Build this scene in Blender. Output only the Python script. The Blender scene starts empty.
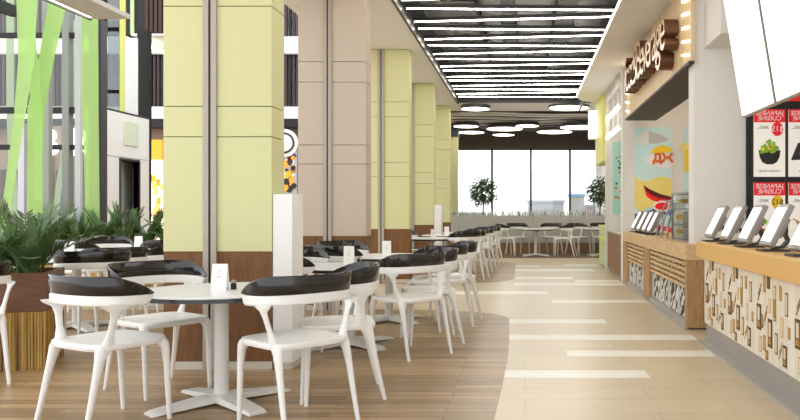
import bpy, bmesh, math, random
from mathutils import Vector, Matrix
random.seed(7)
PI = math.pi
scene = bpy.context.scene
COL = scene.collection

# ------------------------------------------------------------------ materials
def srgb(r, g, b):
    f = lambda c: (c/255/12.92) if c/255 <= 0.04045 else ((c/255+0.055)/1.055)**2.4
    return (f(r), f(g), f(b), 1.0)

def new_mat(name):
    m = bpy.data.materials.new(name); m.use_nodes = True
    nt = m.node_tree
    return m, nt, nt.nodes['Principled BSDF']

def mat(name, rgb, rough=0.5, metal=0.0, emit=None, estr=0.0, coat=0.0, spec=None, noise=None):
    """noise = (scale, amount, bump)"""
    m, nt, b = new_mat(name)
    c = srgb(*rgb)
    b.inputs['Base Color'].default_value = c
    b.inputs['Roughness'].default_value = rough
    b.inputs['Metallic'].default_value = metal
    if coat: b.inputs['Coat Weight'].default_value = coat
    if spec is not None: b.inputs['Specular IOR Level'].default_value = spec
    if emit:
        b.inputs['Emission Color'].default_value = srgb(*emit)
        b.inputs['Emission Strength'].default_value = estr
    if noise:
        sc_, amt, bump = noise
        tc = nt.nodes.new('ShaderNodeTexCoord')
        n = nt.nodes.new('ShaderNodeTexNoise'); n.inputs['Scale'].default_value = sc_; n.inputs['Detail'].default_value = 4
        nt.links.new(tc.outputs['Object'], n.inputs['Vector'])
        mx = nt.nodes.new('ShaderNodeMix'); mx.data_type = 'RGBA'
        mx.inputs[6].default_value = tuple(x*(1-amt) for x in c[:3])+(1,)
        mx.inputs[7].default_value = tuple(min(1, x*(1+amt)) for x in c[:3])+(1,)
        nt.links.new(n.outputs['Fac'], mx.inputs[0]); nt.links.new(mx.outputs[2], b.inputs['Base Color'])
        if bump:
            bp = nt.nodes.new('ShaderNodeBump'); bp.inputs['Strength'].default_value = bump; bp.inputs['Distance'].default_value = 0.004
            nt.links.new(n.outputs['Fac'], bp.inputs['Height']); nt.links.new(bp.outputs['Normal'], b.inputs['Normal'])
    return m

def ramp(nt, stops):
    r = nt.nodes.new('ShaderNodeValToRGB')
    el = r.color_ramp.elements
    while len(el) < len(stops): el.new(0.5)
    for e, (p, c) in zip(el, stops): e.position = p; e.color = srgb(*c)
    return r

def wood_mat(name, c1, c2, c3, scale=(1, 1, 1), rough=0.5, dist=3.0, bscale=6.0):
    """Grain runs along the axis with the smallest scale."""
    m, nt, b = new_mat(name)
    tc = nt.nodes.new('ShaderNodeTexCoord'); mp = nt.nodes.new('ShaderNodeMapping')
    mp.inputs['Scale'].default_value = scale
    nt.links.new(tc.outputs['Object'], mp.inputs['Vector'])
    n = nt.nodes.new('ShaderNodeTexNoise'); n.inputs['Scale'].default_value = bscale; n.inputs['Detail'].default_value = 6
    n.inputs['Distortion'].default_value = dist
    nt.links.new(mp.outputs['Vector'], n.inputs['Vector'])
    r = ramp(nt, [(0.25, c1), (0.5, c2), (0.75, c3)])
    nt.links.new(n.outputs['Fac'], r.inputs[0]); nt.links.new(r.outputs[0], b.inputs['Base Color'])
    b.inputs['Roughness'].default_value = rough
    return m

def plank_mat(name, cols, mortar, w, h, offset, msize, grain, rough, grain_amt=0.35, bias=0.0):
    m, nt, b = new_mat(name)
    tc = nt.nodes.new('ShaderNodeTexCoord')
    br = nt.nodes.new('ShaderNodeTexBrick')
    br.offset = offset; br.offset_frequency = 2; br.squash = 1.0
    br.inputs['Color1'].default_value = srgb(*cols[0]); br.inputs['Color2'].default_value = srgb(*cols[1])
    br.inputs['Mortar'].default_value = srgb(*mortar)
    br.inputs['Scale'].default_value = 1.0; br.inputs['Mortar Size'].default_value = msize
    br.inputs['Brick Width'].default_value = w; br.inputs['Row Height'].default_value = h; br.inputs['Bias'].default_value = bias
    br.inputs['Mortar Smooth'].default_value = 0.1
    nt.links.new(tc.outputs['Object'], br.inputs['Vector'])
    mp = nt.nodes.new('ShaderNodeMapping'); mp.inputs['Scale'].default_value = grain
    nt.links.new(tc.outputs['Object'], mp.inputs['Vector'])
    n = nt.nodes.new('ShaderNodeTexNoise'); n.inputs['Scale'].default_value = 1.0; n.inputs['Detail'].default_value = 5; n.inputs['Distortion'].default_value = 0.6
    nt.links.new(mp.outputs['Vector'], n.inputs['Vector'])
    r = nt.nodes.new('ShaderNodeMapRange'); r.inputs[1].default_value = 0.25; r.inputs[2].default_value = 0.75
    r.inputs[3].default_value = 1-grain_amt; r.inputs[4].default_value = 1+grain_amt*0.6
    nt.links.new(n.outputs['Fac'], r.inputs[0])
    mx = nt.nodes.new('ShaderNodeMix'); mx.data_type = 'RGBA'; mx.blend_type = 'MULTIPLY'; mx.inputs[0].default_value = 1.0
    nt.links.new(br.outputs['Color'], mx.inputs[6]); nt.links.new(r.outputs[0], mx.inputs[7])
    nt.links.new(mx.outputs[2], b.inputs['Base Color'])
    b.inputs['Roughness'].default_value = rough
    return m

def wave_mat(name, c1, c2, scale, direction, dist, rough=0.5, dscale=1.0, stops=(0.45, 0.55)):
    m, nt, b = new_mat(name)
    tc = nt.nodes.new('ShaderNodeTexCoord')
    w = nt.nodes.new('ShaderNodeTexWave'); w.wave_type = 'BANDS'; w.bands_direction = direction
    w.inputs['Scale'].default_value = scale; w.inputs['Distortion'].default_value = dist; w.inputs['Detail'].default_value = 1.5
    w.inputs['Detail Scale'].default_value = dscale
    nt.links.new(tc.outputs['Object'], w.inputs['Vector'])
    r = ramp(nt, [(stops[0], c1), (stops[1], c2)])
    nt.links.new(w.outputs['Fac'], r.inputs[0]); nt.links.new(r.outputs[0], b.inputs['Base Color'])
    b.inputs['Roughness'].default_value = rough
    return m

def glass_mat(name, tint=(240, 245, 245), gloss=0.10):
    m = bpy.data.materials.new(name); m.use_nodes = True; nt = m.node_tree
    nt.nodes.remove(nt.nodes['Principled BSDF'])
    out = nt.nodes['Material Output']
    t = nt.nodes.new('ShaderNodeBsdfTransparent'); t.inputs['Color'].default_value = srgb(*tint)
    g = nt.nodes.new('ShaderNodeBsdfGlossy'); g.inputs['Roughness'].default_value = 0.02
    mx = nt.nodes.new('ShaderNodeMixShader'); mx.inputs[0].default_value = gloss
    nt.links.new(t.outputs[0], mx.inputs[1]); nt.links.new(g.outputs[0], mx.inputs[2]); nt.links.new(mx.outputs[0], out.inputs['Surface'])
    return m

def fabric_sheer(name, rgb, clear=0.3):
    m = bpy.data.materials.new(name); m.use_nodes = True; nt = m.node_tree
    nt.nodes.remove(nt.nodes['Principled BSDF'])
    out = nt.nodes['Material Output']
    t = nt.nodes.new('ShaderNodeBsdfTransparent'); t.inputs['Color'].default_value = srgb(*rgb)
    d = nt.nodes.new('ShaderNodeBsdfDiffuse'); d.inputs['Color'].default_value = srgb(*rgb)
    tl = nt.nodes.new('ShaderNodeBsdfTranslucent'); tl.inputs['Color'].default_value = srgb(*rgb)
    a = nt.nodes.new('ShaderNodeMixShader'); a.inputs[0].default_value = 0.4
    nt.links.new(d.outputs[0], a.inputs[1]); nt.links.new(tl.outputs[0], a.inputs[2])
    b = nt.nodes.new('ShaderNodeMixShader'); b.inputs[0].default_value = clear
    nt.links.new(a.outputs[0], b.inputs[1]); nt.links.new(t.outputs[0], b.inputs[2]); nt.links.new(b.outputs[0], out.inputs['Surface'])
    return m

M = {}
M['white_plastic'] = mat('white plastic', (236, 234, 230), 0.35)
M['black_gloss'] = mat('smoked black plastic', (30, 26, 24), 0.12, coat=0.2)
M['table_white'] = mat('white laminate', (230, 229, 226), 0.3)
M['table_edge'] = mat('black table edge', (28, 27, 26), 0.2)
M['metal_white'] = mat('white coated steel', (222, 220, 215), 0.4)
M['black'] = mat('matt black', (24, 23, 23), 0.6)
M['dark'] = mat('dark graphite', (58, 56, 58), 0.45)
M['ceil_dark'] = mat('dark painted ceiling', (94, 88, 80), 0.35, noise=(1.3, 0.25, 0))
M['duct'] = mat('dark duct', (58, 53, 48), 0.5)
M['paint'] = mat('white paint', (242, 240, 237), 0.8, noise=(60, 0.02, 0.05))
M['plaster'] = mat('white plaster', (232, 228, 222), 0.85, noise=(45, 0.04, 0.2))
M['grey_paint'] = mat('grey paint', (190, 184, 176), 0.7, noise=(30, 0.03, 0.05))
M['lime'] = mat('lime fabric panel', (213, 211, 160), 0.85, noise=(160, 0.05, 0.15))
M['taupe'] = mat('taupe fabric panel', (198, 183, 167), 0.85, noise=(160, 0.05, 0.15))
M['groove'] = mat('panel joint', (120, 112, 80), 0.8)
M['dado'] = wood_mat('brown veneer', (98, 62, 28), (114, 74, 35), (130, 88, 44), (6, 6, 0.8), 0.6, 0.6, 5)
M['skirt'] = mat('pale skirting', (205, 196, 180), 0.5)
M['profile'] = mat('champagne aluminium', (172, 162, 150), 0.45, 0.15)
M['led'] = mat('strip light diffuser', (255, 250, 238), 0.5, emit=(255, 249, 238), estr=15.0)
M['led_soft'] = mat('cove light diffuser', (255, 250, 238), 0.5, emit=(255, 247, 228), estr=4.0)
M['led_warm'] = mat('louvre light', (255, 245, 220), 0.5, emit=(255, 242, 212), estr=1.0)
M['led_cove'] = mat('thin cove light', (255, 250, 240), 0.5, emit=(255, 248, 232), estr=1.6)
M['shop_fill'] = mat('shop fill glow', (255, 250, 240), 0.5, emit=(255, 246, 230), estr=12.0)  # glow of the added lamps that brighten the shop interior
M['screen'] = mat('lit white screen', (245, 245, 245), 0.3, emit=(255, 255, 255), estr=1.0)
M['kiosk_screen'] = mat('lit terminal screen', (240, 240, 240), 0.3, emit=(255, 255, 255), estr=0.7)
M['silver'] = mat('silver housing', (150, 145, 140), 0.35, 0.3)
M['steel'] = mat('brushed steel', (150, 146, 140), 0.35, 0.7)
M['orange'] = mat('orange solid surface', (226, 180, 110), 0.5, noise=(300, 0.06, 0.02))
M['kick'] = mat('grey kick', (160, 155, 149), 0.5, noise=(40, 0.06, 0.03))
M['ledge'] = mat('grey stone ledge', (178, 174, 168), 0.5, noise=(80, 0.06, 0.0))
M['oak'] = wood_mat('honey oak', (188, 150, 102), (216, 182, 134), (232, 206, 164), (14, 1.2, 14), 0.5, 2.5, 2.2)
M['oak_end'] = wood_mat('oak end board', (150, 112, 72), (176, 138, 94), (198, 164, 120), (12, 12, 1.5), 0.5, 2.5, 2.0)
M['oak_pale'] = wood_mat('pale ribbed oak', (208, 178, 134), (220, 192, 150), (230, 206, 168), (2, 10, 0.6), 0.55, 0.8, 3)
M['walnut'] = wood_mat('walnut lettering', (78, 44, 22), (96, 56, 30), (112, 68, 38), (8, 8, 2), 0.4, 1, 4)
M['gold'] = mat('golden letter face', (190, 138, 78), 0.25)
M['umber_board'] = mat('dark umber board', (58, 50, 44), 0.6)
M['deep_black'] = mat('deep black board', (12, 11, 11), 0.5)
M['zebra'] = wave_mat('zebra print', (24, 21, 19), (238, 233, 224), 3.4, 'DIAGONAL', 7.0, 0.5, 2.0)
M['white_plank'] = plank_mat('whitewashed boards', ((238, 231, 215), (229, 220, 201)), (200, 188, 166), 4.0, 0.14, 0.0, 0.003, (2, 30, 3), 0.6, 0.08)
M['planter_wood'] = wood_mat('dark planter wood', (84, 50, 30), (102, 63, 39), (118, 76, 49), (2, 2, 14), 0.5, 3.5, 1.4)
M['bamboo'] = None
M['frond'] = mat('dark green leaf', (94, 120, 76), 0.22, noise=(6, 0.35, 0))
M['stem'] = mat('green stem', (84, 110, 50), 0.5)
M['soil'] = mat('potting soil', (52, 40, 32), 0.9, noise=(30, 0.3, 0.4))
M['tree_leaf'] = mat('tree leaf', (62, 84, 42), 0.45, noise=(5, 0.4, 0))
M['bark'] = mat('bark', (90, 70, 52), 0.9, noise=(25, 0.3, 0.4))
M['grass'] = mat('pale grass blade', (226, 232, 220), 0.6, noise=(8, 0.35, 0))
M['partition'] = mat('grey partition panel', (190, 186, 178), 0.6)
M['brown_panel'] = mat('brown plinth', (142, 108, 74), 0.6)
M['carpet'] = mat('dark carpet', (122, 104, 86), 0.95, noise=(120, 0.2, 0.2))
M['lime_solid'] = mat('lime laminate', (222, 220, 110), 0.45)
M['green_pale'] = mat('pale green laminate', (196, 216, 160), 0.45)
M['tan_dark'] = mat('brown shop board', (134, 112, 96), 0.7)
M['pale_panel'] = mat('pale green white panel', (222, 232, 206), 0.5)
M['beige'] = mat('warm beige wall', (152, 130, 112), 0.8, noise=(3, 0.06, 0))
M['shop_dark'] = mat('dark shop bulkhead', (34, 31, 30), 0.6)
M['brown_board'] = mat('dark brown board', (70, 46, 38), 0.6, noise=(8, 0.15, 0))
M['slat_brown'] = mat('dark mauve slat', (62, 48, 48), 0.5)
M['teal'] = mat('dark teal', (38, 60, 64), 0.5)
M['glow_yellow'] = mat('lit yellow poster', (255, 205, 90), 0.5, emit=(255, 190, 70), estr=0.55)
M['glow_cream'] = mat('lit cream poster', (255, 240, 200), 0.5, emit=(255, 232, 180), estr=0.9)
M['glow_orange'] = mat('lit orange poster', (240, 150, 40), 0.5, emit=(240, 140, 30), estr=0.5)
M['glow_white'] = mat('lit white sign', (255, 255, 255), 0.5, emit=(255, 255, 255), estr=1.4)
M['green_sheer'] = fabric_sheer('sheer green fabric', (216, 238, 180), 0.42)
M['pale_sheer'] = fabric_sheer('sheer pale green fabric', (214, 228, 196), 0.3)
M['lavender'] = mat('pale lavender strip', (200, 198, 208), 0.6)
M['grey_strip'] = mat('grey strip', (148, 150, 144), 0.5)
M['glass'] = glass_mat('window glass', (250, 252, 252), 0.05)
M['fin_glass'] = glass_mat('grey fin glass', (176, 186, 188), 0.18)
M['case_glass'] = glass_mat('case glass', (245, 248, 246), 0.1)
M['red'] = mat('red print', (214, 24, 32), 0.4, emit=(214, 20, 30), estr=0.2)  # slight glow put into the red to brighten the menu print
M['glow_paper'] = mat('glowing poster paper', (226, 220, 212), 0.5, emit=(232, 226, 216), estr=0.22)  # slight glow put into the paper so the menu sheets look brighter
M['ink'] = mat('black ink', (36, 34, 34), 0.5)
M['white_ink'] = mat('white ink', (248, 246, 244), 0.5)
M['yellow'] = mat('yellow print', (250, 212, 30), 0.5)
M['salad'] = mat('salad green', (130, 190, 40), 0.5, noise=(40, 0.35, 0.3))
M['bowl'] = mat('black bowl', (26, 26, 26), 0.25)
M['sky_print'] = mat('pale blue print', (206, 234, 234), 0.6)
M['cloud_print'] = mat('white cloud print', (238, 236, 232), 0.6)
M['cloud_grey'] = mat('grey cloud print', (198, 198, 198), 0.6)
M['mustard'] = mat('pale yellow print', (248, 226, 128), 0.6)
M['orange_ink'] = mat('orange ink', (226, 112, 30), 0.6)
M['blue_ink'] = mat('blue ink', (40, 92, 150), 0.6)
M['maroon'] = mat('dark red print', (96, 18, 18), 0.6)
M['mint'] = mat('mint print', (178, 228, 214), 0.6)
M['food_yellow'] = mat('yellow snack', (232, 186, 60), 0.6, noise=(60, 0.3, 0.4))
M['tub'] = mat('clear pale tub', (214, 206, 190), 0.3)
M['card'] = mat('white card', (246, 245, 243), 0.6)
M['card_ink'] = mat('pale rose ink', (196, 160, 152), 0.6)
M['inlay'] = mat('white inlay tile', (244, 240, 230), 0.35)
M['tile'] = plank_mat('beige floor tile', ((214, 197, 167), (208, 191, 160)), (182, 164, 134), 1.2, 0.295, 0.37, 0.003, (2.2, 14, 1), 0.3, 0.06)
M['woodfloor'] = plank_mat('oak plank floor', ((184, 154, 116), (150, 122, 89)), (104, 82, 58), 1.1, 0.1, 0.41, 0.0025, (1.3, 30, 1), 0.35, 0.42)
M['tan'] = mat('tan print', (206, 158, 96), 0.6)
M['brown_print'] = mat('brown print', (78, 50, 30), 0.6)
M['umber_print'] = mat('umber print', (128, 86, 48), 0.6)
M['cream_print'] = mat('cream print', (228, 214, 178), 0.6)
M['gold_print'] = mat('gold print', (178, 138, 66), 0.6)
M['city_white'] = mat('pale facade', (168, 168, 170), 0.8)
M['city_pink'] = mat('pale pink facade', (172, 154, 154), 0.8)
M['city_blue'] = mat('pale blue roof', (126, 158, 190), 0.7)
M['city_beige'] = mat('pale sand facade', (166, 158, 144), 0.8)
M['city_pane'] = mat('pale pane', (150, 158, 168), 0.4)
M['city_ground'] = mat('pale paved ground', (190, 190, 188), 0.9)
M['strip_brown'] = mat('dark brown baffle', (62, 40, 34), 0.6)
M['strip_pale'] = mat('pale baffle', (250, 244, 234), 0.6)
M['strip_grey'] = mat('grey baffle', (206, 200, 197), 0.6)
M['header'] = mat('taupe header', (92, 80, 70), 0.7)

def bamboo():
    m, nt, b = new_mat('split bamboo')
    tc = nt.nodes.new('ShaderNodeTexCoord')
    oi = nt.nodes.new('ShaderNodeMapping'); oi.inputs['Scale'].default_value = (42, 42, 0.7)
    nt.links.new(tc.outputs['Object'], oi.inputs['Vector'])
    n = nt.nodes.new('ShaderNodeTexNoise'); n.inputs['Scale'].default_value = 1; n.inputs['Detail'].default_value = 2
    nt.links.new(oi.outputs['Vector'], n.inputs['Vector'])
    r = ramp(nt, [(0.3, (86, 58, 24)), (0.45, (150, 112, 52)), (0.58, (196, 160, 84)), (0.72, (120, 84, 36))])
    nt.links.new(n.outputs['Fac'], r.inputs[0]); nt.links.new(r.outputs[0], b.inputs['Base Color'])
    b.inputs['Roughness'].default_value = 0.45
    return m
M['bamboo'] = bamboo()

# ------------------------------------------------------------------ mesh builder
class MB:
    def __init__(self):
        self.v = []; self.f = []; self.mi = []; self.sm = []; self.mats = []
    def _m(self, key):
        if key not in self.mats: self.mats.append(key)
        return self.mats.index(key)
    def add(self, verts, faces, key, smooth=False):
        o = len(self.v); k = self._m(key)
        self.v += [tuple(p) for p in verts]
        for f in faces:
            self.f.append(tuple(i+o for i in f)); self.mi.append(k); self.sm.append(smooth)
        return self
    def box(self, x0, x1, y0, y1, z0, z1, key):
        v = [(x0,y0,z0),(x1,y0,z0),(x1,y1,z0),(x0,y1,z0),(x0,y0,z1),(x1,y0,z1),(x1,y1,z1),(x0,y1,z1)]
        f = [(0,3,2,1),(4,5,6,7),(0,1,5,4),(1,2,6,5),(2,3,7,6),(3,0,4,7)]
        return self.add(v, f, key)
    def obox(self, c, ax, ay, az, hx, hy, hz, key):
        """box with its own axes"""
        c = Vector(c); ax = Vector(ax).normalized(); ay = Vector(ay).normalized(); az = Vector(az).normalized()
        v = [c+ax*sx*hx+ay*sy*hy+az*sz*hz for sz in (-1,1) for sx, sy in ((-1,-1),(1,-1),(1,1),(-1,1))]
        f = [(0,3,2,1),(4,5,6,7),(0,1,5,4),(1,2,6,5),(2,3,7,6),(3,0,4,7)]
        return self.add(v, f, key)
    def bar(self, a, b, w, t, key, up=(0,0,1)):
        a = Vector(a); b = Vector(b); d = (b-a).normalized(); u = Vector(up)
        s = d.cross(u)
        if s.length < 1e-4: s = d.cross(Vector((1,0,0)))
        s.normalize(); u = s.cross(d)
        return self.obox((a+b)/2, d, s, u, (b-a).length/2, w/2, t/2, key)
    def prism(self, pts, h0, h1, key, axis='z', smooth=False):
        """polygon in a plane, thickened; axis z: (x,y); axis y: (x,z); axis x: (y,z)"""
        def mk(p, h): return {'z': (p[0], p[1], h), 'y': (p[0], h, p[1]), 'x': (h, p[0], p[1])}[axis]
        n = len(pts)
        v = [mk(p, h0) for p in pts]+[mk(p, h1) for p in pts]
        f = [tuple(range(n-1, -1, -1)), tuple(range(n, 2*n))]
        o = len(self.v)
        self.add(v, f, key)
        k = self._m(key)
        for i in range(n):
            j = (i+1) % n
            self.f.append((o+i, o+j, o+n+j, o+n+i)); self.mi.append(k); self.sm.append(smooth)
        return self
    def rings(self, rings, key, cap=True, smooth=True, closed=True):
        """list of rings of equal length"""
        n = len(rings[0]); v = [p for r in rings for p in r]; f = []
        for a in range(len(rings)-1):
            for i in range(n if closed else n-1):
                j = (i+1) % n
                f.append((a*n+i, a*n+j, (a+1)*n+j, (a+1)*n+i))
        self.add(v, f, key, smooth)
        if cap:
            o = len(self.v)-len(v); k = self._m(key)
            self.f.append(tuple(o+i for i in range(n-1, -1, -1))); self.mi.append(k); self.sm.append(False)
            b = o+(len(rings)-1)*n
            self.f.append(tuple(b+i for i in range(n))); self.mi.append(k); self.sm.append(False)
        return self
    def lathe(self, prof, key, c=(0,0,0), n=24, smooth=True, cap=True):
        return self.rings([[(c[0]+r*math.cos(2*PI*i/n), c[1]+r*math.sin(2*PI*i/n), c[2]+z) for i in range(n)] for r, z in prof], key, cap, smooth)
    def tube(self, path, radii, key, n=8, smooth=True):
        """round tube along a path"""
        P = [Vector(p) for p in path]; rs = []
        for i, p in enumerate(P):
            d = (P[min(i+1, len(P)-1)]-P[max(i-1, 0)]).normalized()
            ref = Vector((0,0,1)) if abs(d.z) < 0.9 else Vector((1,0,0))
            s = d.cross(ref).normalized(); u = s.cross(d)
            r = radii[i] if isinstance(radii, (list, tuple)) else radii
            rs.append([p+s*r*math.cos(2*PI*k/n)+u*r*math.sin(2*PI*k/n) for k in range(n)])
        return self.rings(rs, key, True, smooth)
    def vtube(self, path, key, n=14, smooth=True):
        """horizontal elliptical sections: (x, y, z, rx, ry)"""
        return self.rings([[(x+rx*math.cos(2*PI*k/n), y+ry*math.sin(2*PI*k/n), z) for k in range(n)] for x, y, z, rx, ry in path], key, True, smooth)
    def build(self, name, parent=None, bevel=0.0, loc=None, fix=True):
        me = bpy.data.meshes.new(name)
        me.from_pydata(self.v, [], self.f)
        for k in self.mats: me.materials.append(M[k])
        for p, i, s in zip(me.polygons, self.mi, self.sm): p.material_index = i; p.use_smooth = s
        if fix:
            bm = bmesh.new(); bm.from_mesh(me); bmesh.ops.recalc_face_normals(bm, faces=bm.faces); bm.to_mesh(me); bm.free()
        me.update()
        if any(self.sm): me.set_sharp_from_angle(angle=0.66)
        o = bpy.data.objects.new(name, me); COL.objects.link(o)
        if parent is not None: o.parent = parent
        if loc is not None: o.location = loc
        if bevel:
            md = o.modifiers.new('edge', 'BEVEL'); md.width = bevel; md.segments = 2; md.limit_method = 'ANGLE'; md.angle_limit = 0.7
        return o

def thing(name, label, cat, loc=(0,0,0), rz=0.0, group=None):
    o = bpy.data.objects.new(name, None); COL.objects.link(o)
    o.location = loc; o.rotation_euler = (0, 0, rz); o.empty_display_size = 0.1
    return tag(o, label, cat, group)
def tag(o, label, cat, group=None):
    o['label'] = label; o['category'] = cat
    if group: o['group'] = group
    return o
def struct(o, label=None):
    o['kind'] = 'structure'
    if label: o['label'] = label
    return o
def dup(root, loc=None, rz=None, label=None, group=None):
    r = root.copy(); COL.objects.link(r)
    if loc is not None: r.location = loc
    if rz is not None: r.rotation_euler = (0, 0, rz)
    if label: r['label'] = label
    if group: r['group'] = group
    for ch in list(root.children):
        c = ch.copy(); COL.objects.link(c); c.parent = r
        for g in list(ch.children):
            d = g.copy(); COL.objects.link(d); d.parent = c
    return r

def text_mesh(name, s, size, ext, key, parent, origin, ux, uz, mirror=False, align='CENTER', side=None, bold=0.0):
    """Lettering: ux is the reading direction, uz is up, the thickness grows along ux x uz."""
    cu = bpy.data.curves.new(name, 'FONT'); cu.body = s; cu.size = size; cu.extrude = ext; cu.align_x = align; cu.align_y = 'CENTER'
    cu.resolution_u = 4; cu.offset = bold
    t = bpy.data.objects.new(name, cu); COL.objects.link(t)
    bpy.context.view_layer.update()
    dg = bpy.context.evaluated_depsgraph_get()
    me = bpy.data.meshes.new_from_object(t.evaluated_get(dg))
    bpy.data.objects.remove(t); bpy.data.curves.remove(cu)
    ux = Vector(ux); uz = Vector(uz); n = ux.cross(uz); o = Vector(origin)
    for v in me.vertices:
        x = -v.co.x if mirror else v.co.x
        v.co = o+ux*x+uz*v.co.y+n*v.co.z
    if mirror:
        me.flip_normals()
    me.materials.clear(); me.materials.append(M[key])
    if side:
        me.materials.append(M[side])
        me.update()
        for p in me.polygons:
            if p.normal.dot(n) < 0.7: p.material_index = 1
    me.name = name
    ob = bpy.data.objects.new(name, me); COL.objects.link(ob)
    if parent is not None: ob.parent = parent
    return ob

ORD = ['first','second','third','fourth','fifth','sixth','seventh','eighth','ninth','tenth','eleventh','twelfth','thirteenth','fourteenth',
       'fifteenth','sixteenth','seventeenth','eighteenth','nineteenth','twentieth','twenty-first','twenty-second','twenty-third','twenty-fourth','twenty-fifth','twenty-sixth','twenty-seventh','twenty-eighth','twenty-ninth','thirtieth']

# ------------------------------------------------------------------ camera, world
EYE = 1.15
cam = bpy.data.cameras.new('camera'); cam.lens = 35.0; cam.sensor_width = 36.0; cam.shift_x = -0.15625; cam.clip_end = 600
co = bpy.data.objects.new('camera', cam); COL.objects.link(co)
co.location = (0, 0, EYE); co.rotation_euler = (PI/2, 0, 0)
scene.camera = co
w = bpy.data.worlds.new('world'); scene.world = w; w.use_nodes = True
bg = w.node_tree.nodes['Background']
bg.inputs['Color'].default_value = (0.95, 0.975, 1.0, 1); bg.inputs['Strength'].default_value = 1.2
scene.view_settings.view_transform = 'Standard'; scene.view_settings.look = 'None'
scene.view_settings.exposure = 0.87; scene.view_settings.gamma = 1.0; scene.view_settings.use_curve_mapping = False

# ------------------------------------------------------------------ floor
b = MB(); b.box(-20, 4.5, 0.5, 18.6, -0.12, 0, 'tile'); struct(b.build('floor'))
b = MB(); b.box(-20, 4.5, 18.6, 27.2, -0.12, 0, 'carpet'); struct(b.build('floor.001'))
def wave_edge(y): return -0.165 + 0.03*math.sin((y-4.5)*0.9)
def patch(y0, y1, r0, r1, xr):
    pts = [(-19.9, y0)]
    if r0:
        for i in range(9):
            a = -PI/2 + PI/2*i/8; pts.append((xr(y0+r0)-r0*1.6+r0*1.6*math.cos(a), y0+r0+r0*math.sin(a)))
    else: pts.append((xr(y0), y0))
    y = y0+r0+0.3
    while y < y1-r1-0.1:
        pts.append((xr(y), y)); y += 0.3
    if r1:
        for i in range(9):
            a = PI/2*i/8; pts.append((xr(y1-r1)-r1*1.6+r1*1.6*math.cos(a), y1-r1+r1*math.sin(a)))
    else: pts.append((xr(y1), y1))
    pts.append((-19.9, y1))
    return pts
b = MB(); b.prism(patch(0.6, 8.95, 0, 0.75, wave_edge), 0.0, 0.003, 'woodfloor'); struct(b.build('floor.002'))
b = MB(); b.prism(patch(12.1, 17.5, 0.9, 0.9, lambda y: -0.19), 0.0, 0.003, 'woodfloor'); struct(b.build('floor.003'))
strips = [(503.6,647.6,370.5,378),(566.9,720,350.7,356.4),(508.6,708.6,335,340),(509.7,605.7,319.4,323.6),(551.6,653,300,302.7),
          (440,547.8,291.2,294.3),(514,624.8,283,285.5),(575,622,280,282),(516,573,277,279),(515,594,269,271.5),(564,598,264.6,266),(470,540,265.5,266.8)]
b = MB()
F = 778.0
for x0, x1, y0, y1 in strips:
    Y1 = F*EYE/(y0-210); Y0 = F*EYE/(y1-210); Ym = (Y0+Y1)/2
    X0 = (x0-525)*Ym/F; X1 = min((x1-525)*Ym/F, 1.53)
    b.box(X0, X1, Y0, Y1, -0.01, 0.0015, 'inlay')
struct(b.build('trim_1'), 'white tile strips set into the beige floor')

# ------------------------------------------------------------------ ceilings
ZC = 3.68
b = MB(); b.box(-2.95, -1.58, -1.0, 19.9, ZC, ZC+0.55, 'paint'); struct(b.build('ceiling'))
b = MB(); b.box(-1.58, 3.4, 18.4, 19.9, ZC, ZC+0.55, 'paint'); struct(b.build('ceiling.001'))
# bulkhead ceiling over the counters, rounded far corner
pts = [(1.045, -1.0)]
for i in range(13):
    a = PI - PI/2*i/12; pts.append((1.045+0.9+0.9*math.cos(a), 15.5+1.2*math.sin(a)))
pts += [(3.4, 16.7), (3.4, -1.0)]
b = MB(); b.prism(pts, 3.42, 3.48, 'paint'); struct(b.build('ceiling.002'))
b = MB(); b.box(-1.6, 3.4, -1.0, 18.45, 4.28, 4.34, 'ceil_dark'); struct(b.build('ceiling.003'))
b = MB(); b.box(1.9, 3.4, 16.7, 18.4, ZC, ZC+0.3, 'paint'); struct(b.build('ceiling.004'))
# ceiling and header over the window zone
b = MB(); b.box(-4, 3.4, 19.9, 27.0, ZC+0.12, ZC+0.5, 'header'); struct(b.build('ceiling.005'))
# cove lights along the opening edges
b = MB(); b.box(1.03, 1.043, 2.0, 15.6, 3.44, 3.455, 'led_cove'); struct(b.build('trim_2'))
b = MB(); b.box(-1.6, -1.565, -1.0, 18.4, ZC-0.03, ZC+0.56, 'dark'); b.box(1.26, 1.3, -1.0, 18.4, 3.482, 4.28, 'dark'); b.box(-1.6, 3.4, 18.36, 18.4, ZC, 4.28, 'dark')
struct(b.build('trim_3'))

# ducts hung under the dark ceiling
def duct(label, x0, x1, y0, y1, z0, z1):
    r = thing('ceiling_duct', label, 'duct', ((x0+x1)/2, (y0+y1)/2, z0))
    cx, cy = r.location.x, r.location.y
    q = MB(); q.box(x0-cx, x1-cx, y0-cy, y1-cy, 0, z1-z0, 'duct'); q.build('body', r, 0.01)
    n = max(2, int((y1-y0)/1.5))
    for i in range(n+1):
        y = y0-cy+0.03+(y1-y0-0.06)*i/n
        q = MB(); q.box(x0-cx-0.02, x1-cx+0.02, y-0.02, y+0.02, -0.015, z1-z0, 'dark'); q.build('flange', r)
duct('long dark duct above the strip lights, beside the white column bulkhead', -1.15, -0.7, 3, 18.2, 4.0, 4.277)
duct('narrow dark duct above the middle of the strip lights', -0.35, -0.15, 3, 18.2, 4.05, 4.277)
duct('dark duct above the strip lights on the counter side', 0.45, 0.75, 3, 18.2, 4.02, 4.277)

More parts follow.
